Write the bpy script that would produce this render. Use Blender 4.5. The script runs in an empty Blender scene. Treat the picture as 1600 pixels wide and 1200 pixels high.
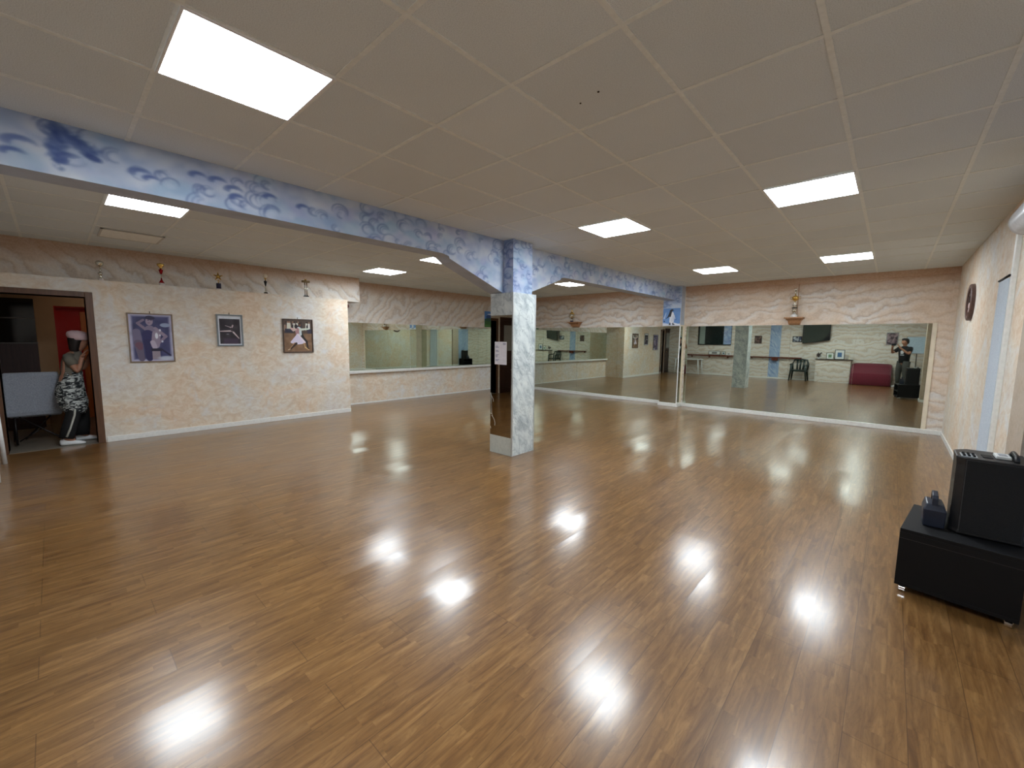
import bpy, math, random
import numpy as np
from mathutils import Vector, Matrix
rnd = random.Random(7)
SC = bpy.context.scene
COL = SC.collection

# ------------------------------------------------------------------ camera, world, exposure
CZ = 1.5233                      # eye height
F_PX, YAW, PITCH, ROLL = 649.9, 0.7375, -0.1067, 0.0114
cam_d = bpy.data.cameras.new('camera'); cam = bpy.data.objects.new('camera', cam_d); COL.objects.link(cam)
cam_d.sensor_fit = 'HORIZONTAL'; cam_d.sensor_width = 36.0; cam_d.lens = F_PX / 1600 * 36.0
cam_d.clip_start = 0.02; cam_d.clip_end = 200
cy, sy, cp, sp = math.cos(YAW), math.sin(YAW), math.cos(PITCH), math.sin(PITCH)
fw = Vector((-sy * cp, cy * cp, sp)); rt = Vector((cy, sy, 0)); up = rt.cross(fw)
cr, sr = math.cos(ROLL), math.sin(ROLL)
r2 = cr * rt + sr * up; u2 = -sr * rt + cr * up
cam.matrix_world = Matrix(((r2.x, u2.x, -fw.x, 0), (r2.y, u2.y, -fw.y, 0), (r2.z, u2.z, -fw.z, CZ), (0, 0, 0, 1)))
SC.camera = cam
w = bpy.data.worlds.new('world'); SC.world = w; w.use_nodes = True
w.node_tree.nodes['Background'].inputs[0].default_value = (0.5, 0.55, 0.65, 1)
w.node_tree.nodes['Background'].inputs[1].default_value = 0.02
SC.view_settings.view_transform = 'Standard'; SC.view_settings.look = 'None'
SC.view_settings.gamma = 1.0; SC.view_settings.use_curve_mapping = False
SC.view_settings.exposure = 0.0
PANEL_STRENGTH = 41.0
try:
    SC.cycles.max_bounces = 10; SC.cycles.glossy_bounces = 7; SC.cycles.diffuse_bounces = 5
    SC.cycles.sample_clamp_indirect = 6.0; SC.cycles.caustics_reflective = True
except Exception: pass

# ------------------------------------------------------------------ room dimensions (metres)
ZC = 2.775; XR = 0.727; YD = 9.957; YB = -1.15; XB = -3.768; ZB = 2.4665
XL = -8.178; XL2 = -9.0086; G0, G1 = -1.4965, 1.0147

# ------------------------------------------------------------------ materials
def s2l(c): return tuple(((v / 12.92) if v <= 0.04045 else ((v + 0.055) / 1.055) ** 2.4) for v in c)
def rgb(r, g, b): return s2l((r / 255, g / 255, b / 255))
class NT:
    def __init__(s, name):
        s.m = bpy.data.materials.new(name); s.m.use_nodes = True; s.t = s.m.node_tree; s.b = s.t.nodes['Principled BSDF']
    def n(s, typ, **kw):
        nd = s.t.nodes.new(typ)
        for k, v in kw.items():
            if k.startswith('_'): setattr(nd, k[1:], v)
        return nd
    def put(s, sock, v):
        if isinstance(v, bpy.types.NodeSocket): s.t.links.new(v, sock)
        elif v is not None: sock.default_value = v
    def math(s, op, a, b=None, c=None):
        nd = s.n('ShaderNodeMath', _operation=op); s.put(nd.inputs[0], a)
        if b is not None: s.put(nd.inputs[1], b)
        if c is not None: s.put(nd.inputs[2], c)
        return nd.outputs[0]
    def pos(s): return s.n('ShaderNodeTexCoord').outputs['Object']
    def mapping(s, v, scale=(1, 1, 1), rot=(0, 0, 0), loc=(0, 0, 0)):
        nd = s.n('ShaderNodeMapping'); s.put(nd.inputs['Vector'], v); nd.inputs['Scale'].default_value = scale
        nd.inputs['Rotation'].default_value = rot; nd.inputs['Location'].default_value = loc; return nd.outputs[0]
    def noise(s, v, scale, detail=4, rough=0.5, dist=0.0):
        nd = s.n('ShaderNodeTexNoise'); s.put(nd.inputs['Vector'], v)
        for k, x in (('Scale', scale), ('Detail', detail), ('Roughness', rough), ('Distortion', dist)): nd.inputs[k].default_value = x
        return nd.outputs['Fac']
    def ramp(s, f, stops, interp='LINEAR'):
        nd = s.n('ShaderNodeValToRGB'); s.put(nd.inputs[0], f); r = nd.color_ramp; r.interpolation = interp
        while len(r.elements) < len(stops): r.elements.new(0.5)
        for e, (p, c) in zip(r.elements, stops): e.position = p; e.color = (*c, 1) if len(c) == 3 else c
        return nd.outputs[0]
    def mix(s, f, a, b, mode='MIX'):
        nd = s.n('ShaderNodeMix', _data_type='RGBA', _blend_type=mode); s.put(nd.inputs[0], f)
        for i, x in ((6, a), (7, b)):
            if isinstance(x, tuple): x = (*x, 1) if len(x) == 3 else x
            s.put(nd.inputs[i], x)
        return nd.outputs[2]
    def bump(s, h, strength=0.3, dist=0.01):
        nd = s.n('ShaderNodeBump'); s.put(nd.inputs['Height'], h); nd.inputs['Strength'].default_value = strength
        nd.inputs['Distance'].default_value = dist; s.t.links.new(nd.outputs[0], s.b.inputs['Normal']); return nd
    def sep(s, v):
        nd = s.n('ShaderNodeSeparateXYZ'); s.put(nd.inputs[0], v); return nd.outputs
    def comb(s, x, y, z):
        nd = s.n('ShaderNodeCombineXYZ')
        for i, v in enumerate((x, y, z)): s.put(nd.inputs[i], v)
        return nd.outputs[0]
    def white(s, v, dim='3D'):
        nd = s.n('ShaderNodeTexWhiteNoise', _noise_dimensions=dim); s.put(nd.inputs['W' if dim == '1D' else 'Vector'], v); return nd.outputs
    def base(s, v): s.put(s.b.inputs['Base Color'], (*v, 1) if isinstance(v, tuple) and len(v) == 3 else v); return s
    def set(s, **kw):
        for k, v in kw.items(): s.put(s.b.inputs[k.replace('_', ' ')], v)
        return s
MATS = {}
def flat(name, c, rough=0.5, metal=0.0, var=0.06, spec=0.5, scale=30):
    if name in MATS: return MATS[name]
    t = NT(name); f = t.noise(t.pos(), scale, 3)
    lo = tuple(max(0, x * (1 - var)) for x in c); hi = tuple(min(1, x * (1 + var)) for x in c)
    t.base(t.ramp(f, [(0.3, lo), (0.7, hi)])).set(Roughness=rough, Metallic=metal)
    t.b.inputs['Specular IOR Level'].default_value = spec
    MATS[name] = t.m; return t.m

def mat_sponge():
    t = NT('sponged_peach_plaster'); p = t.pos()
    n1 = t.noise(p, 1.1, 5, 0.55, 0.6)
    c1 = t.ramp(n1, [(0.32, rgb(224, 190, 158)), (0.44, rgb(222, 202, 178)), (0.54, rgb(216, 210, 200)), (0.64, rgb(212, 214, 218))])
    n2 = t.noise(t.mapping(p, (1, 1, 1.5)), 7, 9, 0.72, 1.4)
    c2 = t.ramp(n2, [(0.36, rgb(198, 172, 144)), (0.5, rgb(220, 206, 186)), (0.62, rgb(234, 230, 222))])
    c = t.mix(0.5, c1, c2)
    n3 = t.noise(t.mapping(p, (1, 1, 1.0), (0, 0, 0), (3, 5, 2)), 2.6, 6, 0.62, 2.0)
    c = t.mix(t.ramp(n3, [(0.54, (0, 0, 0)), (0.68, (0.32,) * 3)]), c, rgb(210, 178, 144))
    n4 = t.noise(t.mapping(p, (1, 1, 1.0), (0, 0, 0), (9, 1, 7)), 2.0, 6, 0.62, 1.5)
    c = t.mix(t.ramp(n4, [(0.54, (0, 0, 0)), (0.66, (0.5,) * 3)]), c, rgb(220, 224, 228))
    t.base(c).set(Roughness=0.62); t.bump(n2, 0.25, 0.006); return t.m
def mat_wave(name, rot, peach=0.0, top=2.62, scale=1.0, contrast=1.0, tint=None):
    # sand-dune bands: a warped saw profile, each band pale below and greyish-brown at its crest
    t = NT(name); p = t.pos(); q = t.mapping(p, (1, 1, 1), rot)
    s = t.sep(q)
    n = t.noise(t.mapping(q, (1.0, 1.0, 1.6)), 1.5, 5, 0.55, 0.3)
    n_b = t.noise(q, 4.5, 4, 0.6)
    h = t.math('ADD', t.math('MULTIPLY', s[2], 6.2 * scale), t.math('ADD', t.math('MULTIPLY', n, 4.2), t.math('MULTIPLY', n_b, 1.1)))
    f = t.math('FRACT', h)
    k = contrast
    def mx(c): return tuple(a * k + b * (1 - k) for a, b in zip(rgb(*c), rgb(216, 206, 192)))
    c = t.ramp(f, [(0.0, mx((190, 170, 152))), (0.16, mx((214, 198, 180))), (0.5, mx((226, 218, 208))), (0.80, mx((216, 212, 208))), (0.93, mx((198, 184, 168))), (1.0, mx((190, 170, 152)))])
    m = t.noise(p, 1.3, 4, 0.6, 0.8)
    c = t.mix(t.ramp(m, [(0.5 - peach, (0, 0, 0)), (0.72 - peach, (0.6,) * 3)]), c, rgb(218, 188, 156))
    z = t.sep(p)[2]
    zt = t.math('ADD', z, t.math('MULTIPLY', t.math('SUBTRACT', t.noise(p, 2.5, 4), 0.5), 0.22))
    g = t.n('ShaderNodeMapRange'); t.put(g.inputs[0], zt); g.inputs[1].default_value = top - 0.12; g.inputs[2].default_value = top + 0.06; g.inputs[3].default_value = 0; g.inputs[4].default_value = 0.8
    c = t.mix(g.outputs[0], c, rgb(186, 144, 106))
    fine = t.noise(p, 40, 5, 0.6)
    c = t.mix(0.12, c, t.ramp(fine, [(0.35, (0.25,) * 3), (0.65, (0.9,) * 3)]))
    if tint: c = t.mix(1.0, c, tint, 'MULTIPLY')
    t.base(c).set(Roughness=0.65); t.bump(t.math('ADD', fine, n_b), 0.2, 0.005); return t.m
def mat_floor():
    t = NT('laminate_floor'); p = t.pos(); X, Y, Z = t.sep(p)[0], t.sep(p)[1], t.sep(p)[2]
    W = 0.19; L = 1.28
    bx = t.math('DIVIDE', t.math('ADD', X, 0.025), W); bi = t.math('FLOOR', bx)
    off = t.math('MULTIPLY', t.math('FLOOR', t.math('MULTIPLY', t.white(bi, '1D')[0], 3.0)), 0.333)
    by = t.math('ADD', t.math('DIVIDE', t.math('SUBTRACT', Y, 2.41), L), off); bj = t.math('FLOOR', by)
    bid = t.comb(bi, bj, 3.0); wb = t.white(bid)
    sx = t.math('DIVIDE', t.math('ADD', X, 0.025), W / 3); si = t.math('FLOOR', sx)
    sl = t.math('ADD', t.math('DIVIDE', Y, 0.42), t.math('MULTIPLY', t.white(si, '1D')[0], 7.3)); sj = t.math('FLOOR', sl)
    ws = t.white(t.comb(si, sj, 9.0))
    grain_v = t.comb(t.math('MULTIPLY', X, 1.0), t.math('ADD', t.math('MULTIPLY', Y, 0.10), t.math('MULTIPLY', ws[0], 11.0)), t.math('MULTIPLY', ws[0], 5.0))
    g1 = t.noise(grain_v, 30, 4, 0.55, 0.9); g2 = t.noise(t.comb(X, t.math('MULTIPLY', Y, 0.25), ws[0]), 80, 2, 0.5, 0.2)
    c = t.ramp(g1, [(0.28, rgb(98, 66, 34)), (0.45, rgb(122, 87, 48)), (0.56, rgb(133, 97, 56)), (0.74, rgb(154, 117, 72))])
    c = t.mix(t.math('MULTIPLY', g2, 0.22), c, rgb(82, 56, 32))
    c = t.mix(1.0, c, t.ramp(ws[0], [(0, (0.90, 0.90, 0.90)), (0.5, (0.98, 0.97, 0.96)), (1, (1.04, 1.04, 1.02))]), 'MULTIPLY')
    c = t.mix(1.0, c, t.ramp(wb[0], [(0, (0.92, 0.91, 0.90)), (1, (1.04, 1.04, 1.03))]), 'MULTIPLY')
    # fine wavy growth lines
    wv = t.noise(t.comb(X, t.math('MULTIPLY', Y, 0.22), t.math('MULTIPLY', ws[0], 9.0)), 16, 3, 0.5, 2.2)
    wl = t.math('ABSOLUTE', t.math('SUBTRACT', t.math('FRACT', t.math('MULTIPLY', wv, 5.0)), 0.5))
    c = t.mix(t.ramp(wl, [(0.0, (0.24,) * 3), (0.16, (0, 0, 0))]), c, rgb(70, 48, 28))
    def seam(v, wd):
        fr = t.math('FRACT', v); d = t.math('MINIMUM', fr, t.math('SUBTRACT', 1.0, fr)); return t.math('LESS_THAN', d, wd)
    sm = t.math('MAXIMUM', seam(bx, 0.008), seam(by, 0.0013))
    c = t.mix(t.math('MULTIPLY', sm, 0.55), c, rgb(60, 36, 16))
    c = t.mix(t.math('MULTIPLY', seam(sx, 0.02), 0.15), c, rgb(60, 36, 16))
    t.base(c)
    rr = t.math('ADD', 0.10, t.math('MULTIPLY', wb[0], 0.06))
    sm2 = t.noise(p, 1.7, 4, 0.6)
    t.b.inputs['Roughness'].default_value = 0.30; t.b.inputs['Coat Weight'].default_value = 0.6; t.b.inputs['Coat IOR'].default_value = 1.45
    t.put(t.b.inputs['Coat Roughness'], t.math('ADD', rr, t.math('MULTIPLY', sm2, 0.05)))
    t.b.inputs['Specular IOR Level'].default_value = 0.35
    # every board lies at a slightly different tilt
    tl = t.sep(wb[1])
    nx = t.math('MULTIPLY', t.math('SUBTRACT', tl[0], 0.5), 0.032); ny = t.math('MULTIPLY', t.math('SUBTRACT', tl[1], 0.5), 0.026)
    crown = t.math('MULTIPLY', t.math('SUBTRACT', t.math('FRACT', bx), 0.5), 0.0)
    geo = t.n('ShaderNodeNewGeometry')
    va = t.n('ShaderNodeVectorMath', _operation='ADD'); t.put(va.inputs[0], geo.outputs['Normal']); t.put(va.inputs[1], t.comb(t.math('ADD', nx, crown), ny, 0.0))
    vn = t.n('ShaderNodeVectorMath', _operation='NORMALIZE'); t.put(vn.inputs[0], va.outputs[0]); t.put(t.b.inputs['Normal'], vn.outputs[0]); t.put(t.b.inputs['Coat Normal'], vn.outputs[0])
    return t.m
def mat_ceiling():
    t = NT('mineral_ceiling_tile'); p = t.pos()
    n = t.noise(p, 240, 3, 0.7); n2 = t.noise(p, 2.0, 4)
    c = t.ramp(n, [(0.34, rgb(190, 198, 200)), (0.5, rgb(222, 229, 230)), (0.66, rgb(236, 243, 244))])
    c = t.mix(0.25, c, t.ramp(n2, [(0.3, rgb(208, 214, 214)), (0.7, rgb(226, 232, 232))]))
    s = t.sep(p)
    cell = t.white(t.comb(t.math('FLOOR', t.math('DIVIDE', t.math('SUBTRACT', s[0], G0), 0.6)), t.math('FLOOR', t.math('DIVIDE', t.math('SUBTRACT', s[1], G1), 0.6)), 1.0))
    c = t.mix(1.0, c, t.ramp(cell[0], [(0, (0.93, 0.93, 0.93)), (1, (1.0, 1.0, 1.0))]), 'MULTIPLY')
    t.base(c).set(Roughness=0.9); t.bump(n, 0.35, 0.003); return t.m
def mat_marble():
    t = NT('grey_veined_marble'); p = t.pos(); q = t.mapping(p, (2.2, 2.2, 0.8), (0.0, 0.6, 0.5))
    n = t.noise(t.mapping(t.mapping(p, (1, 1, 1), (-0.6, 0.5, 0.0)), (2.6, 2.6, 0.8)), 3.2, 8, 0.66, 0.6)
    c = t.ramp(n, [(0.28, rgb(150, 160, 166)), (0.42, rgb(184, 193, 196)), (0.54, rgb(206, 214, 214)), (0.7, rgb(220, 226, 224))])
    v = t.noise(t.mapping(t.mapping(p, (1, 1, 1), (-0.6, 0.5, 0.0)), (2.2, 2.2, 0.5)), 2.6, 6, 0.65, 1.2)
    vv = t.math('ABSOLUTE', t.math('SUBTRACT', v, 0.5))
    c = t.mix(t.ramp(vv, [(0.0, (0.5,) * 3), (0.03, (0, 0, 0))]), c, rgb(120, 132, 142))
    t.base(c).set(Roughness=0.18); return t.m
def mat_mirror():
    t = NT('mirror_glass'); n = t.noise(t.pos(), 1.5, 2)
    t.base(t.ramp(n, [(0.3, (0.60, 0.66, 0.58)), (0.7, (0.64, 0.69, 0.61))])).set(Metallic=1.0, Roughness=0.012); return t.m
def mat_print(rough=0.35):
    t = NT('painted_print'); a = t.n('ShaderNodeVertexColor'); a.layer_name = 'Col'; t.base(a.outputs[0]).set(Roughness=rough); return t.m
def mat_zebra():
    t = NT('zebra_print_cloth'); p = t.mapping(t.pos(), (1, 1.0, 2.6), (0.5, 0.1, 0))
    n = t.noise(p, 13, 3, 0.55, 1.5)
    c = t.ramp(n, [(0.44, rgb(26, 30, 34)), (0.50, rgb(60, 66, 70)), (0.56, rgb(196, 202, 200))]); t.base(c).set(Roughness=0.85); return t.m
def mat_wood(name, c1, c2, rough=0.4, sc=(1, 1, 0.08)):
    if name in MATS: return MATS[name]
    t = NT(name); n = t.noise(t.mapping(t.pos(), sc), 38, 5, 0.6, 0.6); t.base(t.ramp(n, [(0.3, c1), (0.7, c2)])).set(Roughness=rough); MATS[name] = t.m; return t.m
def mat_emit(name, c, st):
    t = NT(name); t.base(c).set(Emission_Color=(*c, 1), Emission_Strength=st); return t.m
def mat_fabric(name, c, c2, scale=120, rough=0.9):
    t = NT(name); n = t.noise(t.pos(), scale, 3, 0.6); t.base(t.ramp(n, [(0.35, c), (0.65, c2)])).set(Roughness=rough); t.bump(n, 0.3, 0.003)
    t.b.inputs['Sheen Weight'].default_value = 0.2; return t.m

M_sponge = mat_sponge()
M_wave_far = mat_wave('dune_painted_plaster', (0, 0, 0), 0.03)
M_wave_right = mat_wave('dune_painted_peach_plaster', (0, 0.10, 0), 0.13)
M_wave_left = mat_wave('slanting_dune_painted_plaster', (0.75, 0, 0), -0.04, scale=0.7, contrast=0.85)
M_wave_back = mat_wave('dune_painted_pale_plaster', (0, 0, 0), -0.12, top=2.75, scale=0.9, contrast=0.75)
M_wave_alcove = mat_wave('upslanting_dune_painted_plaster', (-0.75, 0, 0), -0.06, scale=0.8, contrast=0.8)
M_floor = mat_floor(); M_ceil = mat_ceiling(); M_marble = mat_marble(); M_mirror = mat_mirror(); M_print = mat_print()
M_white = flat('white_lacquer', rgb(222, 224, 224), 0.35); M_whitewood = flat('white_skirting_paint', rgb(226, 226, 222), 0.4)
M_cream = flat('cream_paint', rgb(226, 214, 192), 0.5, var=0.08, scale=6)
M_tbar = flat('ceiling_grid_metal', rgb(226, 230, 226), 0.5)
M_black = flat('black_laminate', rgb(11, 11, 13), 0.6, spec=.25); M_blackpl = flat('black_plastic', rgb(17, 18, 21), 0.4, spec=.4)
M_blackfab = mat_fabric('black_speaker_cloth', rgb(3, 3, 4), rgb(8, 8, 9))
M_chrome = flat('chrome', (0.8, 0.8, 0.8), 0.15, 1.0, 0.02); M_gold = flat('gold_metal', rgb(226, 190, 110), 0.2, 1.0, 0.05)
M_silver = flat('silver_metal', rgb(214, 212, 200), 0.2, 1.0, 0.05)
M_darkwood = mat_wood('dark_red_wood', rgb(38, 18, 12), rgb(62, 30, 20), 0.35)
M_frame_wood = mat_wood('brown_door_frame_wood', rgb(78, 50, 32), rgb(104, 70, 46), 0.45)
M_rail = mat_wood('red_brown_rail_wood', rgb(84, 38, 26), rgb(112, 54, 38), 0.35, (0.08, 1, 1))
M_corbel = mat_wood('shelf_wood', rgb(150, 108, 72), rgb(180, 136, 98), 0.5)
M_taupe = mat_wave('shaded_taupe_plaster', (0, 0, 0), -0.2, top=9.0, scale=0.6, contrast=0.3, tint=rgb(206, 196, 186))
M_bluepaint = flat('pale_blue_paint', rgb(176, 196, 214), 0.55, var=0.14, scale=5)
M_skin = flat('skin', rgb(168, 120, 96), 0.55, var=0.05); M_hair = flat('dark_hair', rgb(30, 22, 20), 0.6)

# ------------------------------------------------------------------ mesh builder
class MB:
    def __init__(s): s.v = []; s.f = []; s.fm = []; s.cur = 0
    def add(s, vs, fs):
        b = len(s.v); s.v += [tuple(v) for v in vs]; s.f += [tuple(b + i for i in f) for f in fs]; s.fm += [s.cur] * len(fs); return s
    def box(s, x0, x1, y0, y1, z0, z1, rz=0.0, c=None):
        vs = [(x, y, z) for z in (z0, z1) for y in (y0, y1) for x in (x0, x1)]
        if rz:
            cx, cyy = c or ((x0 + x1) / 2, (y0 + y1) / 2); ca, sa = math.cos(rz), math.sin(rz)
            vs = [(cx + (x - cx) * ca - (y - cyy) * sa, cyy + (x - cx) * sa + (y - cyy) * ca, z) for x, y, z in vs]
        return s.add(vs, [(0, 2, 3, 1), (4, 5, 7, 6), (0, 1, 5, 4), (2, 6, 7, 3), (0, 4, 6, 2), (1, 3, 7, 5)])
    def rings(s, rs, closed_ends=True):
        n = len(rs[0]); vs = [p for r in rs for p in r]; fs = []
        for i in range(len(rs) - 1):
            for j in range(n): k = (j + 1) % n; fs.append((i * n + j, i * n + k, (i + 1) * n + k, (i + 1) * n + j))
        if closed_ends: fs.append(tuple(range(n))[::-1]); fs.append(tuple((len(rs) - 1) * n + j for j in range(n)))
        return s.add(vs, fs)
    def lathe(s, c, prof, n=20):
        return s.rings([[(c[0] + r * math.cos(2 * math.pi * j / n), c[1] + r * math.sin(2 * math.pi * j / n), c[2] + z) for j in range(n)] for r, z in prof])
    def ell_loft(s, rows, n=24, wob=0.0, k=7):
        # rows: (cx, cy, z, rx, ry)
        rs = []
        for i, (x, y, z, rx, ry) in enumerate(rows):
            rs.append([(x + rx * math.cos(a) * (1 + wob * math.sin(k * a + i)), y + ry * math.sin(a) * (1 + wob * math.cos(k * a + i)), z) for a in [2 * math.pi * j / n for j in range(n)]])
        return s.rings(rs)
    def tube(s, pts, r, n=10):
        pts = [Vector(p) for p in pts]; rs = []
        rad = r if isinstance(r, (list, tuple)) else [r] * len(pts)
        for i, p in enumerate(pts):
            d = (pts[min(i + 1, len(pts) - 1)] - pts[max(i - 1, 0)]).normalized()
            a = Vector((0, 0, 1)) if abs(d.z) < 0.9 else Vector((1, 0, 0))
            u = d.cross(a).normalized(); v = d.cross(u).normalized()
            rs.append([tuple(p + (u * math.cos(t) + v * math.sin(t)) * rad[i]) for t in [2 * math.pi * j / n for j in range(n)]])
        return s.rings(rs)
    def ball(s, c, r, n=16, m=10, sc=(1, 1, 1)):
        rs = []
        for i in range(m + 1):
            a = math.pi * (i + 0.02) / (m + 0.04) if 0 < i < m else (0.04 if i == 0 else math.pi - 0.04)
            rs.append([(c[0] + r * sc[0] * math.sin(a) * math.cos(2 * math.pi * j / n), c[1] + r * sc[1] * math.sin(a) * math.sin(2 * math.pi * j / n), c[2] - r * sc[2] * math.cos(a)) for j in range(n)])
        return s.rings(rs)
    def prism(s, poly, axis, a, b):
        # poly: 2-D outline, extruded along axis from a to b
        def P(u, v, w_): return {0: (w_, u, v), 1: (u, w_, v), 2: (u, v, w_)}[axis]
        n = len(poly); vs = [P(u, v, a) for u, v in poly] + [P(u, v, b) for u, v in poly]
        return s.add(vs, [tuple(range(n))[::-1], tuple(range(n, 2 * n))] + [(i, (i + 1) % n, n + (i + 1) % n, n + i) for i in range(n)])
    def rot(s, ang, c):
        ca, sa = math.cos(ang), math.sin(ang)
        s.v = [(c[0] + (x - c[0]) * ca - (y - c[1]) * sa, c[1] + (x - c[0]) * sa + (y - c[1]) * ca, z) for x, y, z in s.v]; return s
    def build(s, name, mat, parent=None, bevel=0.0, smooth=False, seg=2, origin=None, sub=0):
        me = bpy.data.meshes.new(name); o = bpy.data.objects.new(name, me)
        if parent is not None:
            org = Vector((0, 0, 0)); q = parent
            while q is not None: org += Vector(q.location); q = q.parent
        else: org = Vector(origin) if origin is not None else Vector((0, 0, 0))
        me.from_pydata([tuple(Vector(v) - org) for v in s.v], [], s.f)
        for m in (mat if isinstance(mat, (list, tuple)) else [mat]): me.materials.append(m)
        for p, k in zip(me.polygons, s.fm): p.material_index = k
        me.validate(); me.update()
        import bmesh
        bm = bmesh.new(); bm.from_mesh(me); bmesh.ops.recalc_face_normals(bm, faces=bm.faces); bm.to_mesh(me); bm.free()
        if smooth:
            for p in me.polygons: p.use_smooth = True
        COL.objects.link(o)
        if parent is not None: o.parent = parent
        else: o.location = org
        if bevel:
            b = o.modifiers.new('bevel', 'BEVEL'); b.width = bevel; b.segments = seg; b.limit_method = 'ANGLE'; b.angle_limit = math.radians(40)
        if sub:
            b = o.modifiers.new('sub', 'SUBSURF'); b.levels = sub; b.render_levels = sub
        return o
def struct(o): o['kind'] = 'structure'; return o
def tag(o, label, cat, group=None):
    o['label'] = label; o['category'] = cat
    if group: o['group'] = group
    return o
def thing(name, loc, label, cat, group=None):
    o = bpy.data.objects.new(name, None); COL.objects.link(o); o.location = loc; o.empty_display_size = 0.1
    return tag(o, label, cat, group)
def bx(*a): return MB().box(*a)

# ------------------------------------------------------------------ painting on a fine vertex-coloured grid
class Canvas:
    def __init__(s, w_, h_, nx, nz, bg):
        s.w, s.h = w_, h_; s.X, s.Z = np.meshgrid(np.linspace(0, w_, nx), np.linspace(0, h_, nz))
        s.C = np.zeros((nz, nx, 3)); s.C[:] = np.array(bg) / 255; s.rng = np.random.RandomState(5); s.e = w_ / nx
    def blend(s, m, c): m = np.clip(m, 0, 1)[..., None]; s.C = s.C * (1 - m) + np.array(c) / 255 * m
    def ell(s, x, z, rx, rz, c, rot=0, soft=None, al=1):
        ca, sa = math.cos(rot), math.sin(rot); u = (s.X - x) * ca + (s.Z - z) * sa; v = -(s.X - x) * sa + (s.Z - z) * ca
        d = (1 - np.sqrt((u / rx) ** 2 + (v / rz) ** 2)) * min(rx, rz); s.blend((d / (soft or s.e) + 0.5) * 1.0 * (np.clip(d / (soft or s.e) + 0.5, 0, 1) > 0) * al if al == 1 else np.clip(d / (soft or s.e) + 0.5, 0, 1) * al, c)
    def cap(s, p, q, r1, r2, c, al=1):
        dx, dz = q[0] - p[0], q[1] - p[1]; L = dx * dx + dz * dz + 1e-9
        t = np.clip(((s.X - p[0]) * dx + (s.Z - p[1]) * dz) / L, 0, 1); r = r1 + (r2 - r1) * t
        d = r - np.hypot(s.X - p[0] - t * dx, s.Z - p[1] - t * dz); s.blend(np.clip(d / s.e + 0.5, 0, 1) * al, c)
    def rect(s, x0, x1, z0, z1, c, al=1, soft=None):
        d = np.minimum(np.minimum(s.X - x0, x1 - s.X), np.minimum(s.Z - z0, z1 - s.Z)); s.blend(np.clip(d / (soft or s.e) + 0.5, 0, 1) * al, c)
    def arc(s, x, z, rx, rz, a0, a1, wd, c, al=0.5, rot=0):
        ca, sa = math.cos(rot), math.sin(rot); u = ((s.X - x) * ca + (s.Z - z) * sa) / rx; v = (-(s.X - x) * sa + (s.Z - z) * ca) / rz
        r = np.hypot(u, v); th = np.mod(np.arctan2(v, u) - a0, 2 * math.pi); span = a1 - a0
        f = np.exp(-((r - 1) * min(rx, rz) / wd) ** 2) * np.where(th < span, np.sin(np.clip(th / span, 0, 1) * math.pi) ** 0.5, 0); s.blend(f * al, c)
    def noise(s, amp, cell):
        nz, nx = s.X.shape
        gx = max(2, int(s.w / cell) + 2); gz = max(2, int(s.h / cell) + 2); g = s.rng.rand(gz, gx) - 0.5
        u = s.X / s.w * (gx - 1.001); v = s.Z / s.h * (gz - 1.001); i = u.astype(int); j = v.astype(int); fu = u - i; fv = v - j
        fu = fu * fu * (3 - 2 * fu); fv = fv * fv * (3 - 2 * fv)
        k = (g[j, i] * (1 - fu) + g[j, i + 1] * fu) * (1 - fv) + (g[j + 1, i] * (1 - fu) + g[j + 1, i + 1] * fu) * fv
        return k * amp
    def build(s, name, o, ux, uz, parent=None, thick=0.002, zfun=None, mat=None):
        # o: lower-left corner, ux / uz: unit vectors on the surface; back face gives it thickness
        nz, nx = s.X.shape; ux, uz, o = Vector(ux), Vector(uz), Vector(o); nrm = ux.cross(uz)
        Z = s.Z if zfun is None else zfun(s.X, s.Z)
        P = np.array(o)[None, None] + s.X[..., None] * np.array(ux) + Z[..., None] * np.array(uz)
        vs = P.reshape(-1, 3); fs = []
        idx = np.arange(nx * nz).reshape(nz, nx)
        fs = np.stack([idx[:-1, :-1], idx[:-1, 1:], idx[1:, 1:], idx[1:, :-1]], -1).reshape(-1, 4).tolist()
        org = Vector((0, 0, 0))
        q = parent
        while q is not None: org += Vector(q.location); q = q.parent
        vs = vs - np.array(org)
        back = vs - np.array(nrm) * thick
        n = nx * nz; rim = list(idx[0, :]) + list(idx[1:, -1]) + list(idx[-1, -2::-1]) + list(idx[-2:0:-1, 0])
        rim = [int(r) for r in rim]; m = len(rim)
        allv = vs.tolist() + back[rim].tolist()
        for k in range(m): k2 = (k + 1) % m; fs.append([rim[k], n + k, n + k2, rim[k2]])
        fs.append([n + k for k in range(m)][::-1])
        me = bpy.data.meshes.new(name); me.from_pydata(allv, [], fs)
        at = me.color_attributes.new('Col', 'FLOAT_COLOR', 'POINT')
        L = np.clip(s.C, 0, 1); L = np.where(L <= 0.04045, L / 12.92, ((L + 0.055) / 1.055) ** 2.4).reshape(-1, 3)
        full = np.ones((len(allv), 4)); full[:n, :3] = L; full[n:, :3] = L[rim]; at.data.foreach_set('color', full.ravel())
        me.materials.append(mat or M_print); me.update(); ob = bpy.data.objects.new(name, me); COL.objects.link(ob)
        if parent is not None: ob.parent = parent
        return ob

# ------------------------------------------------------------------ room shell
m = MB().box(XL, 1.1, YB - 0.1, YD + 0.1, -0.1, 0.0); m.box(XL2 - 0.15, XL, 3.9, YD + 0.1, -0.1, 0.0); struct(m.build('floor', M_floor))
struct(bx(XL2 - 0.15, 1.1, YB - 0.1, YD + 0.1, ZC, ZC + 0.08).build('ceiling', M_ceil))
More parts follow.
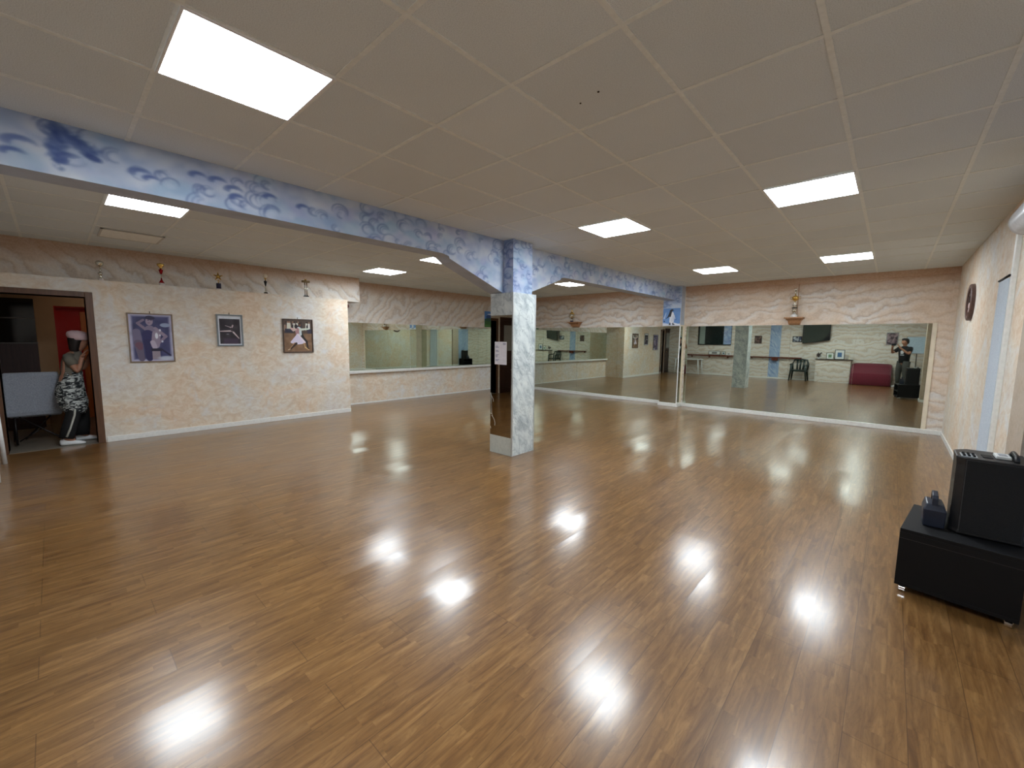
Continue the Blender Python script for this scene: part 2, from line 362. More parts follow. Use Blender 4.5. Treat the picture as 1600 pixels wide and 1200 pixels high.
# suspended grid: flat bars a little below the tiles
g = MB()
k = -13
while True:
    x = G0 + 0.6 * k
    if x > 0.95: break
    if x > XL2:
        segs = [(YB, YD)]
        for a, b in segs: g.box(x - 0.012, x + 0.012, a, b, ZC - 0.004, ZC + 0.001)
    k += 1
for k in range(-4, 16):
    y = G1 + 0.6 * k
    if YB < y < YD: g.box(XL2, 0.95, y - 0.012, y + 0.012, ZC - 0.0035, ZC + 0.001)
struct(g.build('trim_1', M_tbar))
# left wall: lower part with the doorway, ledge on top, upper part set back
T = 0.30
DY0, DY1, DZ = -0.475, 0.335, 2.03
struct(bx(XL - T, XL, DY1, 4.05, 0, 2.275).build('wall_left', M_sponge)); struct(bx(XL - T, XL, YB, DY0, 0, 2.275).build('wall_left_near', M_sponge))
struct(bx(XL - T, XL, DY0, DY1, DZ, 2.275).build('wall_left_lintel', M_sponge)); struct(bx(XL2 - 0.15, XL - T, 3.85, 4.05, 0, 2.275).build('wall_left_return', M_sponge))
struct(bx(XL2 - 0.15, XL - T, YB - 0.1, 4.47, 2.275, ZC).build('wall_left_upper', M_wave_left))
struct(bx(XL2 - 0.15, XL2, 4.05, YD + 0.1, 0.74, ZC).build('wall_alcove', M_wave_alcove))
struct(bx(XL2 - 0.15, XL2, 4.05, YD + 0.1, 0, 0.74).build('wall_alcove_lower', M_sponge))
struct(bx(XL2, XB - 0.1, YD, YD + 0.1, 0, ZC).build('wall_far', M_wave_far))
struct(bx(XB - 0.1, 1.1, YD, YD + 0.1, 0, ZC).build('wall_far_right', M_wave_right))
struct(bx(XR, 1.1, 4.45, YD, 0, ZC).build('wall_right', M_sponge))
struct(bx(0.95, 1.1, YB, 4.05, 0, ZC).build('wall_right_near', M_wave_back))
struct(bx(0.645, 0.95, 4.02, 4.45, 0, ZC).build('wall_right_pier', [M_taupe]))
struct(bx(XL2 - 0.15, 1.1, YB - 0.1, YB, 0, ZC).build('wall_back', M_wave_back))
# cornices of the far wall
struct(bx(XB - 0.13 + 0.26, XR, YD - 0.05, YD, 2.672, ZC).build('trim_2', M_wave_right))
struct(bx(XL2, -4.04, YD - 0.05, YD, 2.672, ZC).build('trim_3', M_wave_far))
struct(bx(XR - 0.06, XR, YD - 0.03, YD, 0.075, 2.672).build('trim_4', M_wave_right))
# skirtings
struct(bx(XL, XL + 0.014, DY1 + 0.09, 4.05, 0, 0.075).build('baseboard_left', M_whitewood, bevel=0.003))
struct(bx(XR - 0.014, XR, 4.45, YD, 0, 0.07).build('baseboard_right', M_whitewood, bevel=0.003))
struct(bx(0.631, 0.645, 4.02, 4.464, 0, 0.07).build('baseboard_pier', M_whitewood, bevel=0.003))
struct(bx(0.631, XR, 4.45, 4.464, 0, 0.07).build('baseboard_pier_end', M_whitewood, bevel=0.003))
struct(bx(XL2, XL2 + 0.012, 4.05, YD, 0, 0.03).build('baseboard_alcove', M_whitewood))
struct(bx(-3.60, XR, YD - 0.05, YD, 0, 0.075).build('baseboard_far', M_whitewood, bevel=0.004))
struct(bx(XL2, -4.04, YD - 0.05, YD, 0, 0.075).build('baseboard_far_left', M_whitewood, bevel=0.004))
struct(bx(-4.06, -3.595, 9.67, YD, 0, 0.08).build('baseboard_pilaster', M_whitewood, bevel=0.004))
struct(bx(-7.5, 0.95, YB, YB + 0.014, 0, 0.05).build('baseboard_back', M_whitewood))
struct(bx(XL2, XL2 + 0.09, 4.05, YD - 0.05, 0.715, 0.77).build('trim_5', M_whitewood, bevel=0.004))
# door frame of the hall door
m = MB()
m.box(XL - T, XL + 0.015, DY1, DY1 + 0.075, 0, 2.1); m.box(XL - T, XL + 0.015, DY0 - 0.07, DY0, 0, 2.1); m.box(XL - T, XL + 0.015, DY0, DY1, DZ, 2.1)
struct(m.build('door_1', M_frame_wood, bevel=0.004))
# second door, dark panelled leaf with a glazed top, further back on the left wall
m = MB(); m.box(XL, XL + 0.03, -0.70, -0.62, 0, 2.14); m.box(XL, XL + 0.03, YB, -0.70, 2.06, 2.14)
m.box(XL, XL + 0.02, YB, -0.70, 0, 0.12); m.box(XL, XL + 0.02, YB, -0.70, 0.72, 0.86); m.box(XL, XL + 0.012, YB, -0.70, 0.12, 0.72); m.box(XL, XL + 0.02, -0.76, -0.70, 0.12, 2.06); m.box(XL, XL + 0.012, YB, -0.76, 0.86, 2.06)
d2 = struct(m.build('door_2', M_darkwood, bevel=0.003))
bx(XL + 0.012, XL + 0.016, YB + 0.02, -0.77, 1.2, 1.92).build('glass_pane', flat('frosted_glass', rgb(150, 150, 146), 0.25), d2)
MB().ball((XL + 0.05, -0.735, 1.0), 0.022).build('door_handle', M_gold, d2, smooth=True)
# hall behind the doorway
HX = -10.5
struct(bx(HX - 0.6, XL - T, -1.6, 1.6, -0.1, 0.0).build('floor_hall', flat('grey_stone_floor', rgb(126, 118, 106), 0.35, var=0.12, scale=8)))
struct(bx(XL - T, XL, DY0, DY1, -0.001, 0.003).build('trim_6', flat('grey_stone_floor', rgb(126, 118, 106))))
struct(bx(HX - 0.6, XL - T - .01, -1.6, 1.6, 2.20, 2.265).build('ceiling_hall', M_cream))
m = MB(); m.box(HX - 0.1, HX, -1.6, 0.045, 0, 2.2); m.box(HX - 0.1, HX, 0.045, 1.6, 2.0, 2.2)
struct(m.build('wall_hall_back', flat('ochre_hall_plaster', rgb(186, 152, 116), 0.6, var=0.06, scale=4)))
m = MB(); m.box(HX - 0.6, XL - T - .01, 1.5, 1.6, 0, 2.2); m.box(HX - 0.6, XL - T - .01, -1.6, -1.5, 0, 2.2); struct(m.build('wall_hall_side', flat('ochre_hall_plaster', rgb(186, 152, 116))))
M_red = flat('red_lacquer', rgb(190, 14, 12), 0.4, var=0.03)
m = MB(); m.box(HX - 0.45, HX - 0.4, 0.0, 1.5, 0, 2.0); m.box(HX - 0.4, HX, 0.045, 0.06, 0, 2.0); m.box(HX - 0.45, HX - 0.1, 0.045, 1.5, 1.98, 2.0)
struct(m.build('wall_hall_red', M_red))
struct(bx(HX - 0.4, HX - 0.385, 0.36, 0.46, 0, 1.93).build('trim_7', mat_wood('orange_door_edge', rgb(190, 110, 60), rgb(206, 130, 76))))

# ------------------------------------------------------------------ beam and pillar
def swirl(cv, n, seed, dark=1.0, fig=None):
    r = random.Random(seed); cv.rng = np.random.RandomState(seed)
    cv.C += (cv.noise(0.16, 0.5) + cv.noise(0.12, 0.12) + cv.noise(0.07, 0.04))[..., None] * np.array([1.2, 1.0, 0.55])
    cv.C = np.clip(cv.C, 0, 1)
    for _ in range(n * 2):       # soft cloudy patches
        cv.ell(r.uniform(0, cv.w), r.uniform(0, cv.h), r.uniform(0.05, 0.16), r.uniform(0.03, 0.08), (130 + r.randint(-15, 25), 158 + r.randint(-10, 20), 208), r.uniform(-.6, .6), 0.035, 0.35 * r.random() + 0.1)
        cv.ell(r.uniform(0, cv.w), r.uniform(0, cv.h), r.uniform(0.04, 0.12), r.uniform(0.02, 0.05), (206, 214, 226), r.uniform(-.6, .6), 0.03, 0.35)
    cv.C = cv.C * .8 + .2 * np.array((196, 202, 214)) / 255
    for _ in range(n):
        x, z = r.uniform(0, cv.w), r.uniform(0.02, cv.h - 0.02); s0 = r.uniform(0.028, 0.085); a0 = r.uniform(-0.6, 1.2)
        for j in range(r.randint(1, 3)):
            q = s0 * (1 - 0.25 * j); cv.arc(x + 0.01 * j, z - 0.006 * j, q, q * 0.8, a0 + 0.25 * j, a0 + r.uniform(3.2, 5.6), 0.006 + 0.004 * r.random(), (92, 112, 166), r.uniform(0.3, 0.62) * dark, r.uniform(-.3, .3))
        cv.ell(x, z - s0 * 0.2, s0 * 0.5, s0 * 0.35, (196, 208, 226), 0, 0.02, 0.35)
Y0b, Y1b = YB, YD
def beam_low(y):
    a = ZB
    for (p, q, sgn) in ((2.95, 3.96, 1), (5.33, 4.34, -1)):
        if sgn == 1 and p < y < 4.15: 
            t = min(1, (y - p) / (q - p)); s_ = t if t > 0.12 else t * t / 0.24 + 0.06 * 0; a = min(a, ZB - (ZB - 2.115) * s_)
        if sgn == -1 and y < p:
            t = min(1, (p - y) / (p - q)); s_ = t if t > 0.12 else t * t / 0.24
            if y > 4.15: a = min(a, ZB - (ZB - 2.115) * s_)
    if 3.96 <= y <= 4.34: a = 2.115
    return a
cv = Canvas(Y1b - Y0b, ZC - 2.115, 1480, 92, (176, 190, 216))
# the strip is painted with height measured down from the ceiling, so motifs sit within the visible band
H0 = ZC - 2.115
swirl(cv, 330, 11)
def bz(y, z): return (y - Y0b, z - 2.115)
dk = (52, 78, 142)
# the darker painted figure near the left end
fr_ = random.Random(77)
for k_ in range(150):
    t_ = fr_.random(); path = [(.09, 2.74), (.13, 2.70), (.19, 2.69), (.25, 2.63)] if fr_.random() < .6 else [(.13, 2.71), (.10, 2.66), (.095, 2.60), (.11, 2.53)]
    i_ = min(2, int(t_ * 3)); f_ = t_ * 3 - i_; y = path[i_][0] * (1 - f_) + path[i_ + 1][0] * f_ + fr_.gauss(0, .014); z = path[i_][1] * (1 - f_) + path[i_ + 1][1] * f_ + fr_.gauss(0, .013)
    u, v = bz(y, z); cv.ell(u, v, fr_.uniform(.012, .035), fr_.uniform(.006, .016), fr_.choice([dk, dk, (84, 108, 164), (110, 132, 184)]), fr_.uniform(-1.2, .6), .014, .45)
u, v = bz(.25, 2.615); cv.ell(u, v, .04, .018, (42, 66, 132), -.3, .012, .8); u, v = bz(.15, 2.575)
for j in range(4): cv.arc(u, v, .055 - .012 * j, .035 - .007 * j, .6, 4.6, .007, (70, 92, 154), .6)
for y, z, rr in ((.47, 2.58, .06), (.52, 2.56, .04), (.78, 2.655, .05), (.90, 2.65, .055), (1.0, 2.61, .06), (1.02, 2.56, .05), (-.05, 2.60, .07), (-.08, 2.54, .05), (1.25, 2.62, .05), (1.5, 2.6, .05)):
    u, v = bz(y, z)
    for j in range(3): cv.arc(u, v, rr * (1 - .22 * j), rr * .62 * (1 - .2 * j), 0.1 + .3 * j, 3.4 + .2 * j, .008, (72, 94, 158), .6)
yy = np.linspace(0, Y1b - Y0b, 1480); lows = np.array([beam_low(y + Y0b) for y in yy])
def zf(X, Z):
    low = np.interp(X[0], yy, lows)[None, :] - 2.115
    return np.maximum(Z, low)            # the painted sheet is trimmed by the sloping lower edge
M_beam = NT('blue_cloud_painted_plaster'); a_ = M_beam.n('ShaderNodeVertexColor'); a_.layer_name = 'Col'; M_beam.base(a_.outputs[0]).set(Roughness=0.6); M_beam.bump(M_beam.noise(M_beam.pos(), 60, 4), 0.25, 0.004); M_beam = M_beam.m
struct(cv.build('trim_8', (XB, Y0b, 2.115), (0, 1, 0), (0, 0, 1), thick=0.004, zfun=zf, mat=M_beam))
m = MB(); prof = [(Y0b, ZC), (Y0b, ZB)]
for y in np.linspace(2.9, 3.96, 14): prof.append((y, beam_low(y) + 0.0005))
for y in np.linspace(4.34, 5.4, 14): prof.append((y, beam_low(y) + 0.0005))
prof += [(Y1b, ZB), (Y1b, ZC)]
m.prism(prof[::-1], 0, XB - 0.232, XB - 0.003)
struct(m.build('trim_9', flat('blue_grey_beam_plaster', rgb(172, 182, 198), 0.65, var=0.1, scale=5)))
# pillar
px0, px1, py0, py1 = -3.962, -3.56, 3.924, 4.368
PI = thing('pillar', (-3.76, 4.146, 0), 'square marble clad pillar with a cracked mirror face under the blue beam', 'pillar')
bx(px0 + .012, px1 - .012, py0 + .012, py1 - .012, 0, 2.115).build('core', flat('grey_core', rgb(150, 150, 150)), PI)
m = MB(); m.box(px1 - .012, px1, py0 + .014, py1, 0, 2.115).build('marble_slab', M_marble, PI, bevel=0.002)
MB().box(px0, px0 + .012, py0 + .014, py1, 0, 2.115).build('marble_slab', M_marble, PI, bevel=0.002)
MB().box(px0, px1, py1 - .012, py1 + .001, 0, 2.115).build('marble_slab', M_marble, PI, bevel=0.002)
MB().box(px0 + .0, px1 - .012, py0, py0 + .012, 1.832, 2.115).build('marble_slab', M_marble, PI, bevel=0.002)
o = MB().box(px0 + .004, px1 - .016, py0 + .002, py0 + .012, 0.24, 1.83).build('mirror', flat('bronze_mirror', (0.44, 0.40, 0.33), 0.01, 1.0, 0.02), PI); o['label'] = 'smoky cracked mirror'
cr_ = MB()
for pts in [[(-3.955, .80), (-3.93, .76), (-3.905, .72), (-3.90, .69)], [(-3.955, .53), (-3.925, .52), (-3.915, .49), (-3.935, .50)], [(-3.915, .49), (-3.885, .455), (-3.868, .41), (-3.872, .37)], [(-3.95, .81), (-3.935, .66), (-3.932, .52)], [(-3.955, .35), (-3.945, .32)]]:
    cr_.tube([(x, py0 + .0015, z) for x, z in pts], 0.0022, 5)
cr_.build('crack', flat('cracked_glass_edge', rgb(236, 240, 236), 0.3), o)
bx(px0, px1 - .014, py0 + .001, py0 + .012, 0.0, 0.24).build('base_panel', flat('pale_grey_panel', rgb(196, 200, 192), 0.4), PI)
bx(px1 - .014, px1 + .003, py0 - .003, py0 + .014, 0, 2.115).build('corner_bead', flat('aluminium_bead', rgb(200, 206, 208), 0.3, 0.6), PI)
bx(px1 - .012, px1 + .004, py1 - .01, py1 + .006, 0, 2.115).build('corner_bead', flat('aluminium_bead', rgb(200, 206, 208)), PI)
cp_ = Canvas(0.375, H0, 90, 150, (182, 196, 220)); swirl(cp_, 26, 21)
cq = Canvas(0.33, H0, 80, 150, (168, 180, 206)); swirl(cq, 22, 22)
up_ = bx(-3.935, -3.602, 3.962, 4.336, 2.115, ZC).build('wall_pillar_head', flat('blue_grey_beam_plaster', rgb(172, 182, 198))); struct(up_)
struct(cp_.build('trim_10', (-3.60, 3.961, 2.115), (0, 1, 0), (0, 0, 1), thick=0.002, mat=M_beam))
struct(cq.build('trim_11', (-3.932, 3.96, 2.115), (1, 0, 0), (0, 0, 1), thick=0.002, mat=M_beam))
# notice on the pillar
nt = thing('notice_sheet', (-3.77, py0, 1.2), 'white printed notice sheet taped on the pillar mirror', 'notice')
bx(-3.878, -3.665, py0 - .0015, py0 + .0018, 1.195, 1.492).build('paper', flat('white_paper', rgb(232, 230, 238), 0.7), nt)
rr = random.Random(3); M_ink = flat('grey_ink', rgb(110, 110, 150), 0.8)
for z in (1.43, 1.415, 1.375, 1.36, 1.32, 1.305, 1.29, 1.255, 1.24): bx(-3.862, -3.862 + rr.uniform(.035, .075), py0 - .0022, py0 - .0012, z, z + .006).build('text_line', M_ink, nt)
for z in (1.47, 1.462, 1.452): bx(-3.73, -3.68, py0 - .0022, py0 - .0012, z, z + .004).build('text_line', M_ink, nt)

# ------------------------------------------------------------------ mirrors
DT = 0.0014
def mirror(x0, x1, z0, z1, y, lab, tilt=DT, twist=0.0):
    m = MB(); f = lambda x, z: y - 0.012 + tilt * (z - z0) + twist * (x - x0)
    vs = [(x0, f(x0, z0), z0), (x1, f(x1, z0), z0), (x1, f(x1, z1), z1), (x0, f(x0, z1), z1)]; vs += [(a, y - 0.001, c) for a, b, c in vs]
    m.add(vs, [(0, 1, 2, 3), (5, 4, 7, 6), (0, 4, 5, 1), (1, 5, 6, 2), (2, 6, 7, 3), (3, 7, 4, 0)])
    o = m.build('mirror', M_mirror, origin=((x0 + x1) / 2, y, z0)); return tag(o, lab, 'mirror', 'wall mirror panels')
xs = [-3.575, -2.55, -1.52, -0.505, 0.47]
labs = ['tall wall mirror on the far right wall, next to the penguin pilaster', 'tall wall mirror left of the corbel with the tall trophy', 'tall wall mirror right of the corbel with the tall trophy', 'tall wall mirror nearest the right hand corner']
for i in range(4): mirror(xs[i] + .0015, xs[i + 1] - .0015, 0.075, 1.872, YD, labs[i], DT, rnd.uniform(-.0006, .0006))
xs = [-8.97, -7.77, -6.56, -5.32, -4.05]
labs = ['tall wall mirror in the alcove corner behind the pillar', 'tall wall mirror below the small round trophy corbel', 'tall wall mirror right of the small trophy corbel', 'tall wall mirror just left of the penguin pilaster']
for i in range(4): mirror(xs[i] + .0015, xs[i + 1] - .0015, 0.075, 1.872, YD, labs[i], DT, rnd.uniform(-.0006, .0006))
ys = [4.06, 5.49, 6.96, 8.41, 9.9]
labs = ['low mirror above the white ledge, nearest the trophy wall', 'low mirror above the white ledge, second from the trophy wall', 'low mirror above the white ledge, third from the trophy wall', 'low mirror above the white ledge beside the marble pillar']
for i in range(4):
    tag(bx(XL2 + .001, XL2 + .008, ys[i] + .0015, ys[i + 1] - .0015, 0.77, 1.862).build('mirror', M_mirror, origin=(XL2, ys[i], .77)), labs[i], 'mirror', 'low mirrors above the white ledge')
# pilaster at the far wall
PA = (-4.04, -3.62, 9.69)
struct(bx(PA[0] + .004, PA[1] - .004, PA[2] + .008, YD, 0, ZC).build('wall_pilaster', [M_cream]))
tag(bx(PA[0] + .01, PA[1] - .015, PA[2], PA[2] + .008, 0.08, 1.872).build('mirror', M_mirror, origin=(-3.83, 9.69, .08)), 'narrow mirror on the pilaster, under the penguin picture', 'mirror')
tag(bx(PA[1] - .004, PA[1] + .002, PA[2] + .012, PA[2] + .15, 0.08, 1.872).build('mirror', M_mirror, origin=(-3.62, 9.77, .08)), 'thin mirror strip on the right side of the pilaster', 'mirror')
struct(bx(PA[1] - .004, PA[1] + .012, YD - .06, YD - .012, 0.08, 1.88).build('trim_12', M_cream))
struct(bx(PA[1] - .014, PA[1] + .004, PA[2] - .002, PA[2] + .012, 0.08, 1.88).build('trim_13', M_white))
struct(bx(.472, .53, YD - .016, YD, 0.075, 1.88).build('trim_14', M_cream))
cv = Canvas(PA[1] - PA[0], ZC - 2.285, 60, 60, (172, 190, 216)); swirl(cv, 14, 31)
struct(cv.build('trim_15', (PA[0], PA[2] + .004, 2.285), (1, 0, 0), (0, 0, 1), thick=0.003, mat=M_beam))
struct(bx(PA[1] - .003, PA[1] + .001, PA[2] + .005, YD - .05, 1.9, ZC).build('trim_16', flat('blue_grey_beam_plaster', rgb(172, 182, 198))))
# penguin picture
W_, H_ = 0.40, 0.40
cv = Canvas(W_, H_, 110, 110, (100, 142, 200)); cv.C += cv.noise(.08, .12)[..., None]
cv.rect(0, W_, 0, .045, (214, 220, 232)); cv.cap((0.0, .06), (.12, .035), .012, .01, (190, 204, 226)); cv.cap((.26, .05), (.39, .02), .02, .01, (220, 226, 236))
cv.cap((.03, .17), (.07, .30), .018, .006, (196, 212, 232), .8); cv.ell(.035, .10, .016, .014, (26, 36, 66)); cv.ell(.30, .145, .014, .014, (60, 90, 150))
cv.cap((.205, .10), (.205, .27), .052, .045, (226, 228, 234)); cv.cap((.225, .12), (.24, .20), .040, .03, (196, 204, 222), .6)
cv.cap((.17, .30), (.12, .20), .024, .014, (28, 34, 52)); cv.cap((.13, .21), (.075, .165), .014, .005, (28, 34, 52)); cv.cap((.165, .22), (.18, .335), .02, .028, (24, 28, 40)); cv.ell(.205, .355, .032, .022, (20, 22, 30)); cv.cap((.225, .352), (.25, .345), .008, .003, (20, 22, 30))
cv.cap((.255, .24), (.285, .15), .012, .006, (210, 216, 228)); cv.ell(.165, .03, .026, .012, (24, 26, 36)); cv.ell(.25, .03, .03, .012, (24, 26, 36)); cv.cap((.16, .03), (.17, .06), .01, .01, (24, 26, 36)); cv.cap((.24, .03), (.235, .06), .01, .01, (24, 26, 36))
pg = thing('penguin_picture', (-3.83, PA[2], 1.88), 'blue picture of a standing penguin at the top of the pilaster', 'picture')
cv.build('print', (PA[0] + .008, PA[2] - .006, 1.882), (1, 0, 0), (0, 0, 1), pg, thick=0.005)
bx(PA[0] + .004, PA[1] - .012, PA[2] - .002, PA[2] + .008, 1.878, 2.286).build('backing', M_white, pg)

# ------------------------------------------------------------------ ceiling lights
M_led = mat_emit('led_panel_diffuser', (0.86, 0.94, 1.0), PANEL_STRENGTH); M_rim = flat('white_panel_rim', rgb(232, 234, 236), 0.4)
spots = [(-1.5, -.5, 'near LED ceiling panel, largest and nearest the camera'), (-6.5, -.5, 'LED ceiling panel left of the beam beside the ceiling hatch'), (-1.5, 5.5, 'LED ceiling panel above the floor just right of the pillar head'),
         (1.5, 5.5, 'large LED ceiling panel nearest the right wall'), (-1.5, 11.5, 'far LED ceiling panel just right of the beam end'), (1.5, 11.5, 'far LED ceiling panel nearest the clock wall'),
         (-9.5, 5.5, 'LED ceiling panel beyond the beam, nearest the alcove mirrors'), (-6.5, 5.5, 'LED ceiling panel half hidden behind the sloping beam haunch'), (-6.5, 11.5, 'far LED ceiling panel seen under the beam right of the pillar'), (1.5, -.5, 'LED ceiling panel over the camera side of the room by the right wall')]
for ci, cj, lab in spots:
    x, y = G0 + .6 * ci, G1 + .6 * cj
    if cj == 5.5 and ci == -9.5: lab = lab
    L_ = thing('ceiling_light', (x, y, ZC), lab, 'ceiling light', 'square LED ceiling panels')
    m = MB()
    for a in ((-.298, .298, -.298, -.286), (-.298, .298, .286, .298), (-.298, -.286, -.286, .286), (.286, .298, -.286, .286)): m.box(x + a[0], x + a[1], y + a[2], y + a[3], ZC - .010, ZC - .0045)
    m.build('frame', M_rim, L_)
    bx(x - .286, x + .286, y - .286, y + .286, ZC - .0085, ZC - .0045).build('diffuser', M_led, L_)
h = thing('ceiling_hatch', (-7.26, .78, ZC), 'pale flat hatch panel in the ceiling above the left doorway wall', 'hatch')
m = MB(); X0, X1, Y0, Y1 = -7.55, -6.97, .47, 1.06
for a in ((X0, X1, Y0, Y0 + .02), (X0, X1, Y1 - .02, Y1), (X0, X0 + .02, Y0, Y1), (X1 - .02, X1, Y0, Y1)): m.box(*a, ZC - .014, ZC - .0045)
m.build('frame', flat('aged_hatch_metal', rgb(196, 194, 186), 0.5), h)
bx(X0 + .02, X1 - .02, Y0 + .02, Y1 - .02, ZC - .011, ZC - .0045).build('panel', flat('hatch_paint', rgb(238, 238, 230), 0.6), h)
m = MB(); m.lathe((-1.202, 1.948, ZC - .003), [(.006, 0), (.006, .003)], 8); m.lathe((-1.327, 1.976, ZC - .003), [(.005, 0), (.005, .003)], 8)
struct(m.build('trim_17', flat('dark_stain', rgb(50, 40, 34), 0.9)))

# ------------------------------------------------------------------ pictures on the left wall
def framed(name, y0, y1, z0, z1, fw_, fmat, label, cv, mat_w=None, mt=0.0, hook=True):
    t = thing(name, (XL, (y0 + y1) / 2, z0), label, 'picture', 'framed dance photographs on the left wall'); m = MB(); x = XL + .001
    for a in ((y0, y1, z0, z0 + fw_), (y0, y1, z1 - fw_, z1), (y0, y0 + fw_, z0 + fw_, z1 - fw_), (y1 - fw_, y1, z0 + fw_, z1 - fw_)): m.box(x, x + .022, *a)
    m.build('frame', fmat, t, bevel=0.002)
    if mt: bx(x, x + .010, y0 + fw_, y1 - fw_, z0 + fw_, z1 - fw_).build('mount', mat_w, t)
    cv.build('photo_print', (x + .013, y0 + fw_ + mt, z0 + fw_ + mt), (0, 1, 0), (0, 0, 1), t, thick=0.004)
    if not mt: bx(x, x + .008, y0 + fw_ * .5, y1 - fw_ * .5, z0 + fw_ * .5, z1 - fw_ * .5).build('backing', M_black, t)
    if hook: MB().tube([(x + .006, (y0 + y1) / 2, z1), (x + .006, (y0 + y1) / 2, z1 + .03)], .005, 6).build('hook', flat('dark_hook', rgb(60, 50, 40), 0.5), t)
    return t
# blue toned couple
w_, h_ = .485, .695; cv = Canvas(w_, h_, 120, 170, (176, 174, 200))
cv.rect(.035, w_ - .03, .03, h_ - .035, (58, 60, 104), 1, .03); cv.C += cv.noise(.10, .06)[..., None]
def P(u, v): return (u * w_, (1 - v) * h_)      # u right, v down
cv.cap(P(.16, .38), P(.18, .62), .045, .05, (112, 104, 134)); cv.cap(P(.18, .62), P(.24, .95), .05, .035, (98, 88, 112)); cv.cap(P(.2, .66), P(.22, .72), .045, .03, (112, 66, 84), .7)
cv.cap(P(.38, .33), P(.2, .2), .018, .018, (136, 120, 142)); cv.cap(P(.2, .2), P(.33, .13), .016, .016, (128, 112, 138))
cv.ell(.48 * w_, .92 * h_, .05, .03, (36, 30, 70)); cv.ell(.47 * w_, .80 * h_ + .03, .042, .058, (158, 142, 164)); cv.ell(.50 * w_, .90 * h_ + .01, .052, .028, (38, 32, 70)); cv.ell(.45 * w_, .80 * h_ + .045, .009, .004, (60, 50, 80)); cv.ell(.52 * w_, .80 * h_ + .045, .009, .004, (60, 50, 80)); cv.ell(.46 * w_, .80 * h_ + .008, .012, .004, (110, 70, 100))
cv.cap(P(.47, .32), P(.48, .4), .055, .08, (130, 120, 146)); cv.cap(P(.42, .44), P(.42, .62), .07, .055, (38, 36, 92)); cv.cap(P(.40, .6), P(.42, .95), .05, .035, (34, 32, 84))
cv.cap(P(.6, .3), P(.84, .47), .02, .022, (150, 136, 158)); cv.cap(P(.84, .47), P(.66, .62), .02, .016, (140, 124, 148)); cv.cap(P(.62, .42), P(.58, .66), .05, .05, (150, 136, 158)); cv.cap(P(.52, .6), P(.56, .7), .03, .03, (182, 170, 190))
cv.ell(.62 * w_, .54 * h_, .018, .045, (226, 228, 240)); cv.ell(.70 * w_, .55 * h_, .01, .014, (226, 228, 240)); cv.ell(.71 * w_, .66 * h_, .012, .018, (214, 216, 234)); cv.ell(.75 * w_, .42 * h_, .012, .016, (206, 210, 230))
cv.rect(.47 * w_, .72 * w_, .21 * h_, .27 * h_, (26, 20, 50)); cv.rect(.49 * w_, .68 * w_, .04 * h_, .21 * h_, (150, 138, 150)); cv.cap(P(.7, .74), P(.92, .88), .012, .012, (30, 28, 66)); cv.ell(.84 * w_, .77 * h_, .06, .03, (150, 164, 196)); cv.ell(.82 * w_, .06 * h_, .09, .03, (196, 204, 220), 0, .02, .9)
cv.C = np.clip(cv.C, 0, 1)
framed('framed_picture', .735, 1.255, 1.125, 1.845, .017, flat('dull_bronze_frame', rgb(132, 112, 92), 0.4), 'blue toned framed photograph of a dancing couple, largest and closest to the doorway', cv)
# leaping dancer
w_, h_ = .29, .41; cv = Canvas(w_, h_, 100, 140, (52, 46, 54)); cv.C += cv.noise(.10, .07)[..., None]; cv.rect(.05, w_ - .03, 0, .09, (76, 60, 84), .8, .03)
sk = (214, 196, 200)
cv.cap(P(.03, .5), P(.58, .48), .006, .013, sk); cv.cap(P(.66, .53), P(.8, .66), .012, .009, sk); cv.cap(P(.8, .66), P(.93, .78), .009, .005, sk); cv.cap(P(.52, .33), P(.28, .27), .007, .004, (180, 164, 170)); cv.cap(P(.54, .34), P(.6, .34), .009, .009, sk); cv.cap(P(.6, .34), P(.65, .26), .009, .007, sk)
cv.cap(P(.58, .46), P(.58, .36), .014, .011, (70, 60, 66)); cv.ell(.64 * w_, .735 * h_, .012, .014, (190, 170, 174)); cv.ell(.38 * w_, .39 * h_, .02, .005, (150, 150, 160)); cv.cap(P(.05, .58), P(.45, .56), .004, .004, (20, 20, 24))
framed('framed_picture', 1.812, 2.185, 1.358, 1.88, .022, flat('grey_frame', rgb(124, 132, 138), 0.4), 'small grey framed photograph of a leaping dancer on black', cv, flat('white_mount', rgb(216, 220, 228), 0.6), .018)
# ballroom pair with a white skirt
w_, h_ = .49, .58; cv = Canvas(w_, h_, 130, 150, (128, 98, 74)); cv.C += cv.noise(.10, .05)[..., None] * np.array([1, .9, .8]); cv.rect(0, w_, .58 * h_, h_, (74, 60, 54), .9, .02)
rr = random.Random(5)
for i in range(16):
    x = rr.uniform(.02, w_ - .02); c = rr.choice([(206, 204, 190), (206, 204, 190), (52, 44, 52), (150, 116, 96)]); cv.cap((x, rr.uniform(.68, .72) * h_), (x, rr.uniform(.80, .9) * h_), .022, .016, c); cv.ell(x, .93 * h_, .013, .016, rr.choice([(60, 42, 34), (150, 112, 88)]))
cv.rect(.02, .16, .60 * h_, .72 * h_, (40, 42, 62), .95, .01); cv.rect(.84 * w_, w_, .58 * h_, .72 * h_, (52, 46, 66), 1, .01); cv.rect(.87 * w_, .94 * w_, .72 * h_, .9 * h_, (222, 220, 214), 1, .01)
cv.cap(P(.6, .42), P(.66, .55), .03, .028, (32, 34, 38)); cv.cap(P(.64, .52), P(.8, .68), .026, .018, (28, 28, 30)); cv.cap(P(.8, .68), P(.84, .9), .018, .010, (28, 24, 24)); cv.cap(P(.84, .9), P(.9, .9), .008, .005, (20, 18, 18))
